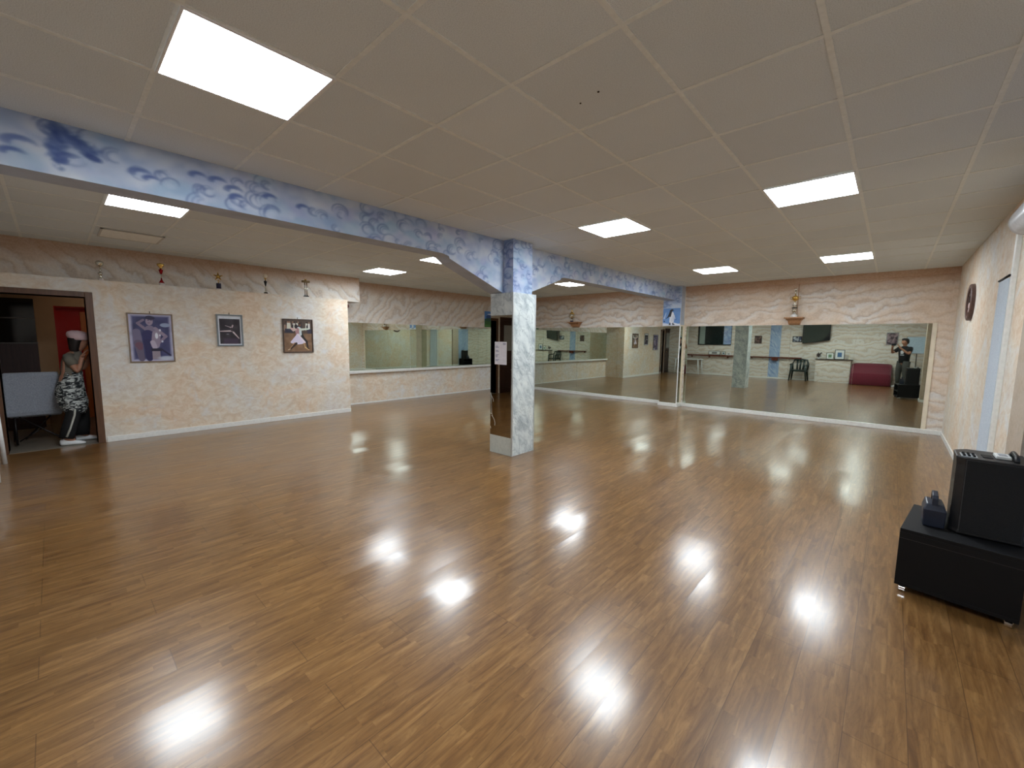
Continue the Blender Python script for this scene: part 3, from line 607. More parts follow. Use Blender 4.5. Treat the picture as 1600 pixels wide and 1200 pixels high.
cv.cap(P(.52, .3), P(.56, .44), .05, .035, (206, 214, 216)); cv.cap(P(.56, .3), P(.88, .27), .022, .014, (206, 212, 200)); cv.ell(.57 * w_, .86 * h_, .022, .03, (112, 70, 48)); cv.ell(.56 * w_, .89 * h_, .022, .018, (52, 34, 26))
cv.cap(P(.46, .3), P(.48, .44), .038, .03, (170, 128, 132)); cv.ell(.43 * w_, .80 * h_, .028, .04, (38, 30, 34)); cv.cap(P(.42, .3), P(.24, .26), .016, .012, (206, 172, 166)); cv.cap(P(.24, .26), P(.33, .34), .012, .012, (206, 172, 166))
for k_ in range(40):
    t_ = k_ / 39; cv.cap(P(.48 + .02 * t_, .45), P(.25 + .48 * t_, .70 + .04 * math.sin(t_ * math.pi)), .012, .016, (210 + 20 * (k_ % 3 == 0), 198 + 18 * (k_ % 2), 226))
cv.cap(P(.36, .74), P(.16, .93), .016, .008, (166, 128, 96)); cv.cap(P(.42, .74), P(.2, .93), .02, .010, (50, 32, 28)); cv.cap(P(.7, .74), P(.74, .86), .012, .010, (176, 142, 100)); cv.cap(P(.74, .86), P(.87, .95), .012, .006, (206, 172, 120)); cv.cap(P(.13, .94), P(.2, .92), .007, .006, (214, 190, 160))
cv.C = np.clip(cv.C, 0, 1)
framed('framed_picture', 2.81, 3.34, 1.235, 1.852, .018, flat('brown_frame', rgb(72, 54, 44), 0.4), 'brown framed photograph of a ballroom pair with a flaring white skirt', cv)
# small landscape poster in the alcove
cv = Canvas(.42, .47, 60, 60, (84, 132, 196)); cv.rect(0, .42, 0, .2, (52, 96, 52), 1, .03); cv.rect(0, .42, 0, .08, (70, 120, 58), 1, .02); cv.ell(.2, .30, .14, .06, (40, 74, 132)); cv.ell(.2, .22, .2, .05, (42, 84, 70)); cv.ell(.2, .38, .08, .015, (214, 222, 232))
ps = thing('landscape_poster', (XL2, 8.88, 1.88), 'small landscape poster of blue sky over green fields beside the pillar', 'poster')
cv.build('print', (XL2 + .008, 8.667, 1.88), (0, 1, 0), (0, 0, 1), ps, thick=.006)

# ------------------------------------------------------------------ trophies on the ledge
def trophy(y, label, prof_parts, cat='trophy'):
    z = 2.275; x = -8.225
    t = thing('trophy', (x, y, z), label, cat, 'trophies on the ledge of the left wall')
    for nm, mat, prof in prof_parts:
        if callable(prof): prof(x, y, z).build(nm, mat, t, smooth=True)
        else: MB().lathe((x, y, z), prof, 18).build(nm, mat, t, smooth=False if nm == 'base' else True)
    return t
M_redm = flat('red_metal', rgb(150, 20, 26), 0.25, 0.8, 0.04); M_navy = flat('navy_block', rgb(28, 24, 56), 0.3)
M_stone = flat('pale_marble_base', rgb(206, 196, 190), 0.3, var=0.12)
def handles(r, z0, z1):
    def f(x, y, z):
        m = MB()
        for s_ in (-1, 1): m.tube([(x, y + s_ * .018, z + z0), (x, y + s_ * r, z + z0 + .01), (x, y + s_ * r * 1.1, z + (z0 + z1) / 2), (x, y + s_ * r * .6, z + z1)], .004, 6)
        return m
    return f
trophy(.511, 'slim tarnished silver cup trophy on the ledge above the doorway', [('base', M_stone, [(.032, 0), (.032, .02), (.025, .024), (.025, .03)]), ('stem', M_silver, [(.008, .03), (.018, .05), (.008, .075), (.007, .12), (.016, .135), (.007, .15), (.006, .18)]), ('cup', M_silver, [(.006, .18), (.018, .19), (.040, .215), (.046, .24), (.046, .246), (.03, .262), (.006, .272)]), ('figure', M_silver, [(.006, .065), (.022, .08), (.026, .1), (.01, .115)])])
trophy(1.169, 'red and gold cup trophy on a red foot, second from the doorway', [('base', M_stone, [(.034, 0), (.034, .03), (.03, .034)]), ('foot', M_redm, [(.036, .034), (.022, .06), (.010, .085), (.008, .11)]), ('stem', M_silver, [(.008, .11), (.008, .17)]), ('cup', M_redm, [(.008, .165), (.016, .18), (.028, .225), (.028, .23)]), ('bowl', M_gold, [(.012, .23), (.016, .26), (.042, .29), (.044, .315), (.02, .322), (.004, .33)])])
def star(x, y, z):
    m = MB(); c = z + .215; pts = []
    for i in range(10): a = math.pi / 2 + i * math.pi / 5; r = .062 if i % 2 == 0 else .026; pts.append((y + r * math.cos(a), c + r * math.sin(a)))
    m.prism(pts, 0, x - .007, x + .007)
    for i in range(0, 10, 2): a = math.pi / 2 + i * math.pi / 5; m.ball((x, y + .055 * math.cos(a), c + .055 * math.sin(a)), .011, 10, 6)
    return m
trophy(1.89, 'gold star trophy on a dark block base, middle of the ledge', [('base', M_navy, lambda x, y, z: MB().box(x - .025, x + .025, y - .03, y + .03, z + .015, z + .105)), ('plinth', M_stone, lambda x, y, z: MB().box(x - .032, x + .032, y - .037, y + .037, z, z + .02)), ('stem', M_gold, [(.006, .1), (.006, .16)]), ('star', M_gold, star)])
trophy(2.586, 'dark stemmed trophy with a cream ball top, fourth from the doorway', [('base', M_black, [(.032, 0), (.032, .018)]), ('foot', M_silver, [(.028, .018), (.014, .04), (.010, .12), (.008, .13)]), ('cup', M_black, [(.008, .13), (.014, .16), (.026, .21), (.026, .215)]), ('stem', M_gold, [(.010, .215), (.008, .25), (.02, .26), (.02, .27)]), ('ball', M_cream, lambda x, y, z: MB().ball((x, y, z + .305), .036))])
def plate(x, y, z): return MB().box(x - .03, x + .03, y - .065, y + .065, z + .262, z + .30)
def cols(x, y, z):
    m = MB()
    for d in (-.018, .018): m.tube([(x, y + d, z + .02), (x, y + d, z + .262)], .009, 10)
    return m
trophy(3.268, 'tall twin column silver trophy with a flat top, nearest the alcove', [('base', M_black, lambda x, y, z: MB().box(x - .03, x + .03, y - .04, y + .04, z, z + .02)), ('column', M_silver, cols), ('top', flat('aged_brass', rgb(140, 122, 92), 0.3, 0.9), plate), ('figure', M_gold, lambda x, y, z: MB().ball((x, y, z + .315), .018, 10, 8, (1, 1, .8)))])

# alarm bell hanging under the upper wall box
b = thing('alarm_siren', (-8.62, 4.05, 2.12), 'dark red round siren on the alcove corner under the wall overhang', 'siren')
MB().ball((-8.40, 4.13, 2.17), .055, 16, 10).build('dome', flat('dark_red_plastic', rgb(70, 12, 14), 0.3), b, smooth=True)
bx(-8.47, -8.30, 4.05, 4.10, 2.12, 2.24).build('bracket', M_black, b, bevel=.004)

# corbels and far trophies
def corbel(x0, x1, zt, zb, label):
    t = thing('corbel_shelf', ((x0 + x1) / 2, YD, zb), label, 'shelf', 'corbel shelves above the far mirrors'); c = (x0 + x1) / 2
    m = MB(); d = .20
    m.box(x0, x1, YD - d - .02, YD - .001, zt - .025, zt); m.build('shelf_board', M_corbel, t, bevel=.004)
    w1 = (x1 - x0) * .42; w2 = (x1 - x0) * .30; m = MB(); rows = [(w1, d - .01, zt - .025), (w1 * .98, d - .03, zt - .045), (w2 * 1.1, d - .07, zt - .07), (w2, d - .10, zb + .03), (w2 * .9, .05, zb)]
    m.rings([[(c - a, YD - b_, z), (c + a, YD - b_, z), (c + a, YD - .001, z), (c - a, YD - .001, z)] for a, b_, z in rows]); m.build('bracket', M_corbel, t, bevel=.003)
    return t
corbel(-1.63, -1.31, 2.02, 1.872, 'peach wooden corbel shelf carrying the tall trophy')
corbel(-6.80, -6.42, 2.03, 1.885, 'small wooden corbel shelf carrying the round cup')
yT = YD - .12
t = thing('trophy', (-1.475, yT, 2.02), 'tall tiered silver and gold trophy on the right corbel shelf', 'trophy')
c = (-1.475, yT, 2.02)
MB().lathe(c, [(.055, 0), (.055, .03), (.045, .05), (.02, .06)]).build('base', M_white, t)
MB().lathe(c, [(.012, .06), (.03, .10), (.045, .12), (.045, .13), (.02, .135)]).build('lower_cup', M_silver, t, smooth=True)
m = MB()
for a in range(4): an = a * math.pi / 2 + .6; m.tube([(c[0] + .036 * math.cos(an), c[1] + .036 * math.sin(an), c[2] + .13), (c[0] + .036 * math.cos(an), c[1] + .036 * math.sin(an), c[2] + .235)], .006, 8)
m.build('column', M_silver, t, smooth=True)
MB().lathe(c, [(.045, .17), (.045, .19)]).build('collar', M_black, t)
MB().lathe(c, [(.045, .235), (.045, .245), (.012, .25), (.012, .29), (.018, .30), (.012, .31)]).build('tier', M_silver, t)
MB().lathe(c, [(.012, .31), (.04, .33), (.058, .37), (.056, .39), (.03, .41), (.01, .42), (.008, .45)]).build('cup', M_gold, t, smooth=True)
for s_ in (-1, 1): MB().tube([(c[0] + s_ * .045, yT, c[2] + .34), (c[0] + s_ * .085, yT, c[2] + .36), (c[0] + s_ * .085, yT, c[2] + .395), (c[0] + s_ * .05, yT, c[2] + .39)], .005, 8).build('handle', M_gold, t, smooth=True)
m = MB(); m.ball((c[0], yT, c[2] + .465), .018, 10, 8); m.tube([(c[0], yT, c[2] + .48), (c[0], yT, c[2] + .525)], [.014, .01], 8); m.ball((c[0], yT, c[2] + .54), .012, 8, 6); m.tube([(c[0], yT, c[2] + .52), (c[0] + .035, yT, c[2] + .56)], .005, 6); m.tube([(c[0], yT, c[2] + .52), (c[0] - .035, yT, c[2] + .555)], .005, 6)
m.build('figure', M_silver, t, smooth=True)
t = thing('trophy', (-6.70, yT, 2.03), 'round lidded silver cup on the small left corbel shelf', 'trophy'); c = (-6.70, yT, 2.03)
MB().lathe(c, [(.05, 0), (.05, .03), (.04, .035)]).build('base', M_navy, t)
MB().lathe(c, [(.03, .035), (.012, .055), (.01, .08), (.02, .085), (.05, .12), (.07, .17), (.068, .21), (.06, .215)]).build('cup', M_silver, t, smooth=True)
MB().lathe(c, [(.066, .215), (.05, .25), (.02, .27), (.008, .28), (.012, .295), (.012, .33), (.003, .345)]).build('lid', M_gold, t, smooth=True)
for s_ in (-1, 1): MB().tube([(c[0] + s_ * .05, yT, c[2] + .11), (c[0] + s_ * .1, yT, c[2] + .15), (c[0] + s_ * .1, yT, c[2] + .19), (c[0] + s_ * .066, yT, c[2] + .2)], .005, 8).build('handle', M_gold, t, smooth=True)
struct(bx(-1.452, -1.44, YD - .01, YD, 2.02, 2.672).build('trim_18', flat('brown_cable_duct', rgb(160, 124, 92), 0.5)))

# ------------------------------------------------------------------ right wall: clock, curtain, lamp
ck = thing('wall_clock', (XR, 8.07, 2.07), 'round wall clock with a dark wooden rim on the right wall', 'clock')
def disc(x0, x1, cy_, cz_, r, n=40): return MB().rings([[(x, cy_ + r * math.cos(2 * math.pi * j / n), cz_ + r * math.sin(2 * math.pi * j / n)) for j in range(n)] for x in (x0, x1)])
m = MB(); n = 40; R0, R1 = .235, .185
prof = [(XR - .001, R0), (XR - .035, R0), (XR - .045, R0 - .015), (XR - .04, R1), (XR - .015, R1)]
m.rings([[(x, 8.07 + r * math.cos(2 * math.pi * j / n), 2.07 + r * math.sin(2 * math.pi * j / n)) for j in range(n)] for x, r in prof]); m.build('rim', mat_wood('clock_rim_wood', rgb(74, 52, 46), rgb(100, 74, 66), .4), ck, smooth=False)
disc(XR - .022, XR - .016, 8.07, 2.07, R1 + .002).build('face', flat('clock_face', rgb(196, 176, 170), 0.5, var=.1), ck)
M_clk = flat('clock_ink', rgb(40, 28, 26), .5)
for i in range(12): a = i * math.pi / 6; bx(XR - .026, XR - .022, 8.07 + .155 * math.sin(a) - .006, 8.07 + .155 * math.sin(a) + .006, 2.07 + .155 * math.cos(a) - .014, 2.07 + .155 * math.cos(a) + .014).build('hour_mark', M_clk, ck)
m = MB(); m.tube([(XR - .03, 8.07, 2.07), (XR - .03, 8.15, 2.14)], .008, 6); m.tube([(XR - .03, 8.07, 2.07), (XR - .03, 8.03, 2.20)], .006, 6); m.build('hand', flat('clock_ink', rgb(40, 28, 26)), ck)
# pale blue curtain on a black rod
ct = thing('curtain', (XR - .03, 5.76, 0), 'narrow pale blue curtain hanging on the right wall', 'curtain')
m = MB(); n = 60; outer = [(XR - .030 + .010 * math.sin(i / n * math.pi * 14), 5.56 + .42 * i / n) for i in range(n + 1)]
rows = []
for z in (0.03, .6, 1.2, 1.8, 2.1):
    k_ = 1 + .12 * (1 - z / 2.1); rows.append([(x, 5.56 + (y - 5.56) * k_, z) for x, y in outer] + [(x + .004, 5.56 + (y - 5.56) * k_, z) for x, y in outer[::-1]])
m.rings(rows); m.build('cloth', mat_fabric('pale_blue_cloth', rgb(186, 196, 208), rgb(202, 210, 218)), ct, smooth=False)
MB().tube([(XR - .035, 5.52, 2.115), (XR - .035, 6.0, 2.115)], .010, 10).build('rod', M_black, ct, smooth=True)
for y in (5.58, 5.96): MB().tube([(XR, y, 2.115), (XR - .035, y, 2.115)], .008).build('bracket', M_black, ct, smooth=True)
struct(bx(XR - .03, XR, 5.47, 5.54, 0, 2.45).build('trim_19', M_whitewood, bevel=.003))
lm = thing('emergency_lamp', (XR, 5.0, 2.5), 'white rounded lamp housing high on the right wall, cut by the photo edge', 'lamp')
m = MB(); ny = 14; rs = []
for i in range(13):
    t_ = i / 12; y = 4.62 + .86 * t_; e = min(1, math.sin(math.pi * min(.5, min(t_, 1 - t_) / .18 * .5 + .02)))
    rs.append([(XR - .105 * e * max(0, math.sin(a)) - .001, y, 2.52 + .115 * e * math.cos(a)) for a in [math.pi * j / 12 for j in range(13)]])
m.rings(rs); m.build('housing', flat('translucent_white_plastic', rgb(214, 220, 228), 0.2), lm, smooth=True)
# blue swirl panels
def blue_panel(o, ux, w__, h__, seed, name='wall_panel'):
    cv = Canvas(w__, h__, int(w__ / .012), int(h__ / .012), (156, 178, 208)); cv.rng = np.random.RandomState(seed); r = random.Random(seed)
    for _ in range(int(60 * w__ * h__ / .5)):
        x, z = r.uniform(0, w__), r.uniform(0, h__); cv.cap((x, z), (x + r.uniform(.03, .12), z + r.uniform(.05, .2)), .008, .016, r.choice([(110, 134, 178), (196, 208, 222), (132, 154, 194)]), .6)
    return struct(cv.build(name, o, ux, (0, 0, 1), thick=.003, mat=M_beam))
blue_panel((.949, 3.84, 0), (0, -1, 0), .82, 2.45, 41, 'trim_20')
blue_panel((-3.565, YB + .001, 0), (-1, 0, 0), .40, ZC - .01, 42, 'trim_21')

# ------------------------------------------------------------------ cabinet, speaker, charger box
cb = thing('media_cabinet', (.125, 3.41, 0), 'low black cabinet on castors against the right wall, open at its left end', 'cabinet')
C0, C1, K0, K1, KZ0, KZ1 = .125, .62, 3.41, 4.0, .045, .405
m = MB(); m.box(C0, C1, K0, K1, KZ1 - .022, KZ1); m.build('top', M_black, cb, bevel=.002)
bx(C0, C1, K0, K1, KZ0, KZ0 + .022).build('bottom', M_black, cb, bevel=.002)
bx(C0, C1, K0, K0 + .02, KZ0 + .022, KZ1 - .022).build('back_panel', M_black, cb, bevel=.002)
bx(C1 - .02, C1, K0 + .02, K1, KZ0 + .022, KZ1 - .022).build('side_panel', M_black, cb)
bx(C0 + .22, C0 + .24, K0 + .02, K1 - .02, KZ0 + .022, KZ1 - .022).build('divider', M_black, cb)
bx(C0 + .004, C0 + .22, K0 + .02, K1 - .02, KZ0 + .15, KZ0 + .17).build('shelf', M_black, cb)
bx(C0 + .002, C1 - .02, K1 - .018, K1, KZ0 + .022, KZ1 - .022).build('door', M_black, cb)
bx(C0 + .0, C1, K0 - .0015, K0, KZ1 - .060, KZ1 - .058).build('seam', flat('seam_grey', rgb(44, 40, 38), .5), cb)
for x in (C0 + .035, C1 - .035):
    for y in (K0 + .035, K1 - .035):
        q = MB().tube([(x - .014, y, .022), (x + .014, y, .022)], .022, 16).build('caster', M_chrome, cb, smooth=False)
        bx(x - .018, x + .018, y - .012, y + .012, .03, .046).build('fork', M_chrome, q)
cb.rotation_euler.z = -0.13
# loudspeaker on the cabinet
sp_ = thing('loudspeaker', (.48, 3.7, KZ1), 'large black portable loudspeaker standing on the low cabinet', 'speaker')
SX0, SX1, SY0, SY1, SZ1 = .335, .628, 3.53, 3.84, .868
m = MB(); rows = [(KZ1 + .006, 0), (KZ1 + .03, .004), (SZ1 - .05, .004), (SZ1, .0)]
oc = lambda z, i: [(SX0 + .035 + i, SY0 + i, z), (SX1 - i, SY0 + i, z), (SX1 - i, SY1 - i, z), (SX0 + .06 + i, SY1 - i, z), (SX0 + i + .002, SY1 - .07, z), (SX0 + .0 + i, SY0 + .05, z)]
m.rings([oc(z, i) for z, i in rows]); m.build('body', M_blackpl, sp_, bevel=.006)
bx(SX0 + .04, SX1 - .012, SY0 - .004, SY0 + .003, KZ1 + .02, SZ1 - .012).build('grille', M_blackfab, sp_, bevel=.003)
bx(SX0 + .02, SX1 - .02, SY1 - .004, SY1 + .006, KZ1 + .05, SZ1 - .03).build('front_grille', M_blackfab, sp_, bevel=.003)
o = bx(SX0 + .02, SX0 + .085, SY0 + .03, SY0 + .14, SZ1, SZ1 + .004).build('control_panel', flat('silver_control_plate', rgb(170, 180, 188), .3, .4), sp_, bevel=.001)
m = MB(); rr = random.Random(2)
for i in range(3):
    for j in range(4): m.lathe((SX0 + .032 + .02 * i, SY0 + .045 + .026 * j, SZ1 + .004), [(.006, 0), (.005, .008)], 10)
m.build('knob', M_black, o)
bx(SX0 + .11, SX0 + .15, SY0 + .08, SY0 + .17, SZ1 - .001, SZ1 + .003).build('handle_recess', M_black, sp_)
MB().tube([(SX1 - .06, SY0 + .05, SZ1 + .004), (SX1 - .055, SY0 + .1, SZ1 + .025), (SX1 - .05, SY1 - .08, SZ1 + .025), (SX1 - .05, SY1 - .03, SZ1 + .002)], .011, 10).build('handle', M_blackpl, sp_, smooth=True)
for x in (SX0 + .06, SX1 - .05):
    for y in (SY0 + .05, SY1 - .05): MB().lathe((x, y, KZ1), [(.014, 0), (.014, .007)], 12).build('foot', M_black, sp_)
rc = thing('remote_control', (.52, 3.66, SZ1 + .004), 'small pale grey handset lying on top of the loudspeaker', 'remote control')
bx(.495, .555, 3.62, 3.73, SZ1 + .001, SZ1 + .018).build('case', flat('pale_grey_plastic', rgb(206, 208, 206), .4), rc, bevel=.004)
m = MB()
for i in range(4): m.box(.508, .542, 3.635 + .02 * i, 3.645 + .02 * i, SZ1 + .018, SZ1 + .0195)
m.build('button', flat('mid_grey_plastic', rgb(150, 152, 156), .5), rc)
bt = thing('battery_box', (.27, 3.62, KZ1), 'small dark blue carry box with a top handle on the cabinet', 'box')
M_bb = flat('dark_navy_plastic', rgb(34, 40, 54), .35)
m = MB(); m.rings([[(.226, 3.56, KZ1 + .001), (.322, 3.56, KZ1 + .001), (.322, 3.70, KZ1 + .001), (.226, 3.70, KZ1 + .001)], [(.222, 3.555, KZ1 + .105), (.325, 3.555, KZ1 + .105), (.325, 3.705, KZ1 + .105), (.222, 3.705, KZ1 + .105)], [(.236, 3.58, KZ1 + .138), (.312, 3.58, KZ1 + .138), (.305, 3.70, KZ1 + .15), (.232, 3.70, KZ1 + .15)]])
m.build('body', M_bb, bt, bevel=.006)
m = MB(); m.prism([(3.575, KZ1 + .13), (3.575, KZ1 + .175), (3.59, KZ1 + .192), (3.67, KZ1 + .205), (3.685, KZ1 + .19), (3.685, KZ1 + .14), (3.668, KZ1 + .14), (3.665, KZ1 + .182), (3.60, KZ1 + .172), (3.595, KZ1 + .13)], 0, .258, .285); m.build('handle', M_bb, bt, bevel=.004)
bx(.322, .328, 3.60, 3.64, KZ1 + .07, KZ1 + .10).build('latch', M_chrome, bt)

# ------------------------------------------------------------------ back of the room (seen in the mirrors)
yb = YB
tv = thing('television', (-2.32, yb + .1, 1.9), 'wall mounted black flat television reflected in the far mirrors', 'television')
M_scr = flat('dark_screen', rgb(58, 64, 60), .15)
def tvq(dx, y0, y1, e):
    q = []
    for zl, zr in ((1.52 + e, 1.66 + e), (2.34 - e, 2.40 - e)):
        k_ = .05 if zl > 2 else 0
        q.append([(-2.76 + dx, yb + .20 + k_ + y1, zl), (-1.86 - dx, yb + .09 + k_ + y1, zr), (-1.86 - dx, yb + .09 + k_ + y0, zr), (-2.76 + dx, yb + .20 + k_ + y0, zl)])
    return MB().rings(q)
tvq(0, -.045, 0, 0).build('case', M_blackpl, tv, bevel=.004); tvq(.022, -.002, .003, .025).build('screen', flat('dark_screen', rgb(58, 64, 60), .15), tv)
MB().tube([(-2.3, yb + .004, 1.8), (-2.3, yb + .12, 1.8)], .03).build('wall_arm', M_black, tv)
# counter with things on top
cn = thing('counter', (-1.68, yb, 0), 'cream plastered counter with a thin dark top by the back wall', 'counter')
bx(-2.23, -1.13, yb + .003, yb + .38, 0, .89).build('body', M_wave_back, cn)
bx(-2.26, -1.08, yb + .003, yb + .42, .89, .915).build('top', mat_wood('dark_counter_top', rgb(34, 22, 18), rgb(48, 32, 26), .3), cn, bevel=.003)
def pframe(x, y, z, w__, h__, fm, pc, label, group='picture frames standing behind the counter', lean=.04, cat='picture frame'):
    t = thing('photo_frame', (x, y, z), label, cat, group); m = MB(); b = .018
    for a in ((x - w__ / 2, x + w__ / 2, z, z + b), (x - w__ / 2, x + w__ / 2, z + h__ - b, z + h__), (x - w__ / 2, x - w__ / 2 + b, z + b, z + h__ - b), (x + w__ / 2 - b, x + w__ / 2, z + b, z + h__ - b)): m.box(a[0], a[1], y, y + .02, a[2], a[3])
    m.build('frame', fm, t); bx(x - w__ / 2 + b, x + w__ / 2 - b, y, y + .012, z + b, z + h__ - b).build('mount', M_white, t)
    bx(x - w__ * .22, x + w__ * .22, y + .012, y + .014, z + h__ * .25, z + h__ * .72).build('photo', flat('photo_' + str(pc[0]), rgb(*pc), .4), t); return t
pframe(-1.50, yb + .2, .915, .31, .38, M_black, (78, 110, 150), 'black framed blue picture standing on the counter')
pframe(-1.80, yb + .2, .915, .24, .26, M_silver, (110, 140, 110), 'pale framed photograph standing on the counter beside the black frame')
fl = thing('flower_basket', (-2.16, yb + .2, .915), 'small dark flower arrangement in a pale pot on the counter end', 'flowers')
MB().lathe((-2.16, yb + .2, .915), [(.04, 0), (.055, .05), (.05, .06)]).build('pot', M_white, fl)
m = MB(); rr = random.Random(9)
for i in range(26):
    a, r, z = rr.uniform(0, 6.28), rr.uniform(.02, .11), rr.uniform(.1, .27); p = (-2.16 + r * math.cos(a), yb + .2 + r * math.sin(a), .915 + z); m.tube([(-2.16, yb + .2, .96), p], .003, 5); m.ball(p, rr.uniform(.012, .024), 8, 6)
m.build('stems', flat('dried_flowers', rgb(58, 44, 46), .8), fl)
vs = thing('ornament', (-1.2, yb + .2, .915), 'small pale ornament at the sofa end of the counter', 'ornament'); MB().lathe((-1.2, yb + .2, .915), [(.03, 0), (.04, .03), (.02, .06), (.012, .11), (.03, .13), (.015, .2), (.004, .28)]).build('figure', M_cream, vs, smooth=True)
# red sofa
sf = thing('sofa', (-.5, -.6, 0), 'dark red fabric covered sofa between the counter and the standing man', 'sofa')
M_sofa = mat_fabric('wine_red_cover', rgb(84, 10, 30), rgb(108, 16, 40), 60)
def rbox(nm, a, mat, par, bev): return bx(*a).build(nm, mat, par, bevel=bev, seg=4)
m = MB(); rs = []
for x, e in ((-1.10, .06), (-1.06, .02), (-.98, 0), (-.5, -.005), (-.06, 0), (.02, .02), (.05, .05)):
    z_ = .80 - e; rs.append([(x, yb + .03, .01), (x, yb + .03, z_ - .03), (x, yb + .08, z_), (x, yb + .20, z_), (x, yb + .30, z_ - .08), (x, yb + .66, .50 - e), (x, -.36 - e, .44 - e), (x, -.31 - e, .30), (x, -.30 - e, .01)])
m.rings(rs); m.build('cover', M_sofa, sf, bevel=.015, smooth=True)
for x in (-1.0, -.06): bx(x - .03, x + .03, -.42, -.36, 0, .02).build('foot', M_black, sf)
# pictures on the back wall
def wpic(x0, x1, z0, z1, fm, pc, label):
    t = thing('framed_picture', ((x0 + x1) / 2, yb, z0), label, 'picture', 'pictures on the back wall'); m = MB(); b = .025
    bx(x0, x1, yb, yb + .02, z0, z1).build('frame', fm, t, bevel=.003); bx(x0 + b, x1 - b, yb + .02, yb + .022, z0 + b, z1 - b).build('photo', pc, t); return t
def blot(name, a, b_, sc=9):
    t = NT(name); t.base(t.ramp(t.noise(t.pos(), sc, 3, .5, .5), [(.42, a), (.58, b_)])).set(Roughness=.4); return t.m
wpic(-3.13, -2.80, 1.58, 1.82, M_black, blot('pale_photo', rgb(60, 66, 90), rgb(206, 212, 218)), 'black framed landscape format photo left of the television in the mirror')
wpic(-4.56, -4.28, 1.50, 1.84, flat('dark_brown_frame', rgb(44, 32, 28), .4), blot('brown_photo', rgb(54, 36, 32), rgb(120, 92, 84)), 'small dark brown portrait picture on the back wall near the blue strip')
wpic(-.20, .14, 1.50, 1.97, flat('silver_grey_frame', rgb(150, 150, 150), .4), blot('mauve_poster', rgb(60, 46, 56), rgb(156, 132, 138), 6), 'mauve poster on the back wall above the red sofa')
wb = thing('whiteboard', (.62, yb, 1.2), 'pale blue white board on the back wall behind the standing man', 'whiteboard')
bx(.36, .90, yb, yb + .015, 1.2, 1.82).build('frame', M_chrome, wb); bx(.375, .885, yb + .015, yb + .018, 1.215, 1.805).build('board', flat('board_surface', rgb(186, 206, 222), .25), wb)
struct(bx(.655, .675, yb, yb + .012, .3, 1.2).build('trim_22', M_black))
# wooden rail shelf along the back wall
rl = thing('wall_rail', (-6.4, yb, .9), 'red brown wooden rail shelf on the back wall, alcove side', 'rail')
bx(-7.5, -5.2, yb, yb + .14, .885, .945).build('board', M_rail, rl, bevel=.004)
for x in (-7.2, -6.4, -5.6): bx(x - .02, x + .02, yb, yb + .1, .80, .885).build('bracket', M_rail, rl)
rl = thing('wall_rail', (-3.8, yb, .9), 'red brown wooden rail on the back wall crossing the blue strip', 'rail')
bx(-4.75, -2.75, yb + .03, yb + .11, .885, .935).build('board', M_rail, rl, bevel=.004)
bx(-3.84, -3.62, yb + .003, yb + .12, .78, .885).build('bracket', M_rail, rl); bx(-4.65, -4.6, yb + .0, yb + .08, .84, .885).build('bracket', M_rail, rl); bx(-2.9, -2.85, yb + .0, yb + .08, .84, .885).build('bracket', M_rail, rl)
pframe(-6.18, yb + .07, .945, .52, .18, M_black, (120, 120, 120), 'wide black double frame on the wooden rail', 'frames on the wooden rail')
pframe(-5.78, yb + .07, .945, .18, .16, M_silver, (90, 110, 130), 'small pale frame on the wooden rail, middle one', 'frames on the wooden rail')
pframe(-5.56, yb + .07, .945, .2, .12, M_white, (150, 150, 150), 'small low white frame on the wooden rail near the pillar', 'frames on the wooden rail')
# large dark window with a pale frame
wn = bx(-6.98, -5.5, yb, yb + .03, 1.40, 2.40).build('window_1', flat('dark_window_frame', rgb(28, 34, 34), .4)); struct(wn)
bx(-6.90, -6.66, yb + .03, yb + .045, 1.44, 2.38).build('window_reveal', flat('pale_reveal', rgb(150, 166, 160), .5), wn)
bx(-6.62, -5.84, yb + .03, yb + .036, 1.44, 2.38).build('pane', flat('dark_pane', rgb(24, 34, 34), .12), wn)
cv = Canvas(.32, .94, 30, 80, (120, 140, 178)); swirl(cv, 16, 51); cv.build('painted_pane', (-5.51, yb + .04, 1.44), (-1, 0, 0), (0, 0, 1), wn, thick=.003)
# white table at the back left
tb = thing('side_table', (-7.1, -.75, 0), 'white plastic table with splayed legs in the back left corner', 'table')
bx(-7.62, -6.66, yb + .05, -.475, .69, .72).build('tabletop', M_white, tb, bevel=.01)
for x, y in ((-6.72, -.50), (-6.72, -1.0), (-7.55, -.50), (-7.55, -1.0)):
    MB().tube([(x, y, .69), (x + (.05 if x > -7 else -.05), y + (.02 if y > -.7 else -.02), .0)], [.026, .02], 10).build('leg', M_white, tb, smooth=True)
# green plastic armchair
ch = thing('garden_chair', (-2.75, -.55, 0), 'dark green plastic armchair left of the counter in the mirror', 'chair')
M_green = flat('dark_green_plastic', rgb(30, 44, 42), .35)
bx(-3.02, -2.50, -.82, -.32, .38, .45).build('seat', M_green, ch, bevel=.012)
for sx in (-1, 1):
    for y in (-.82, -.32):
        MB().tube([(-2.76 + sx * .24, y, .64 if y > -.5 else .44), (-2.76 + sx * .25, y, .4), (-2.76 + sx * .29, y + (.03 if y > -.5 else -.05), 0)], [.034, .036, .024], 8).build('leg', M_green, ch, smooth=True)
    MB().tube([(-2.76 + sx * .24, -.32, .63), (-2.76 + sx * .29, -.45, .66), (-2.76 + sx * .27, -.75, .68)], .032, 8).build('armrest', M_green, ch, smooth=True)
m = MB()
m.tube([(-2.76 - .25, -.82, .44), (-2.76 - .27, -.87, .68), (-2.76 - .22, -.92, .84), (-2.76, -.95, .87), (-2.76 + .22, -.92, .84), (-2.76 + .27, -.87, .68), (-2.76 + .25, -.82, .44)], .034, 8)
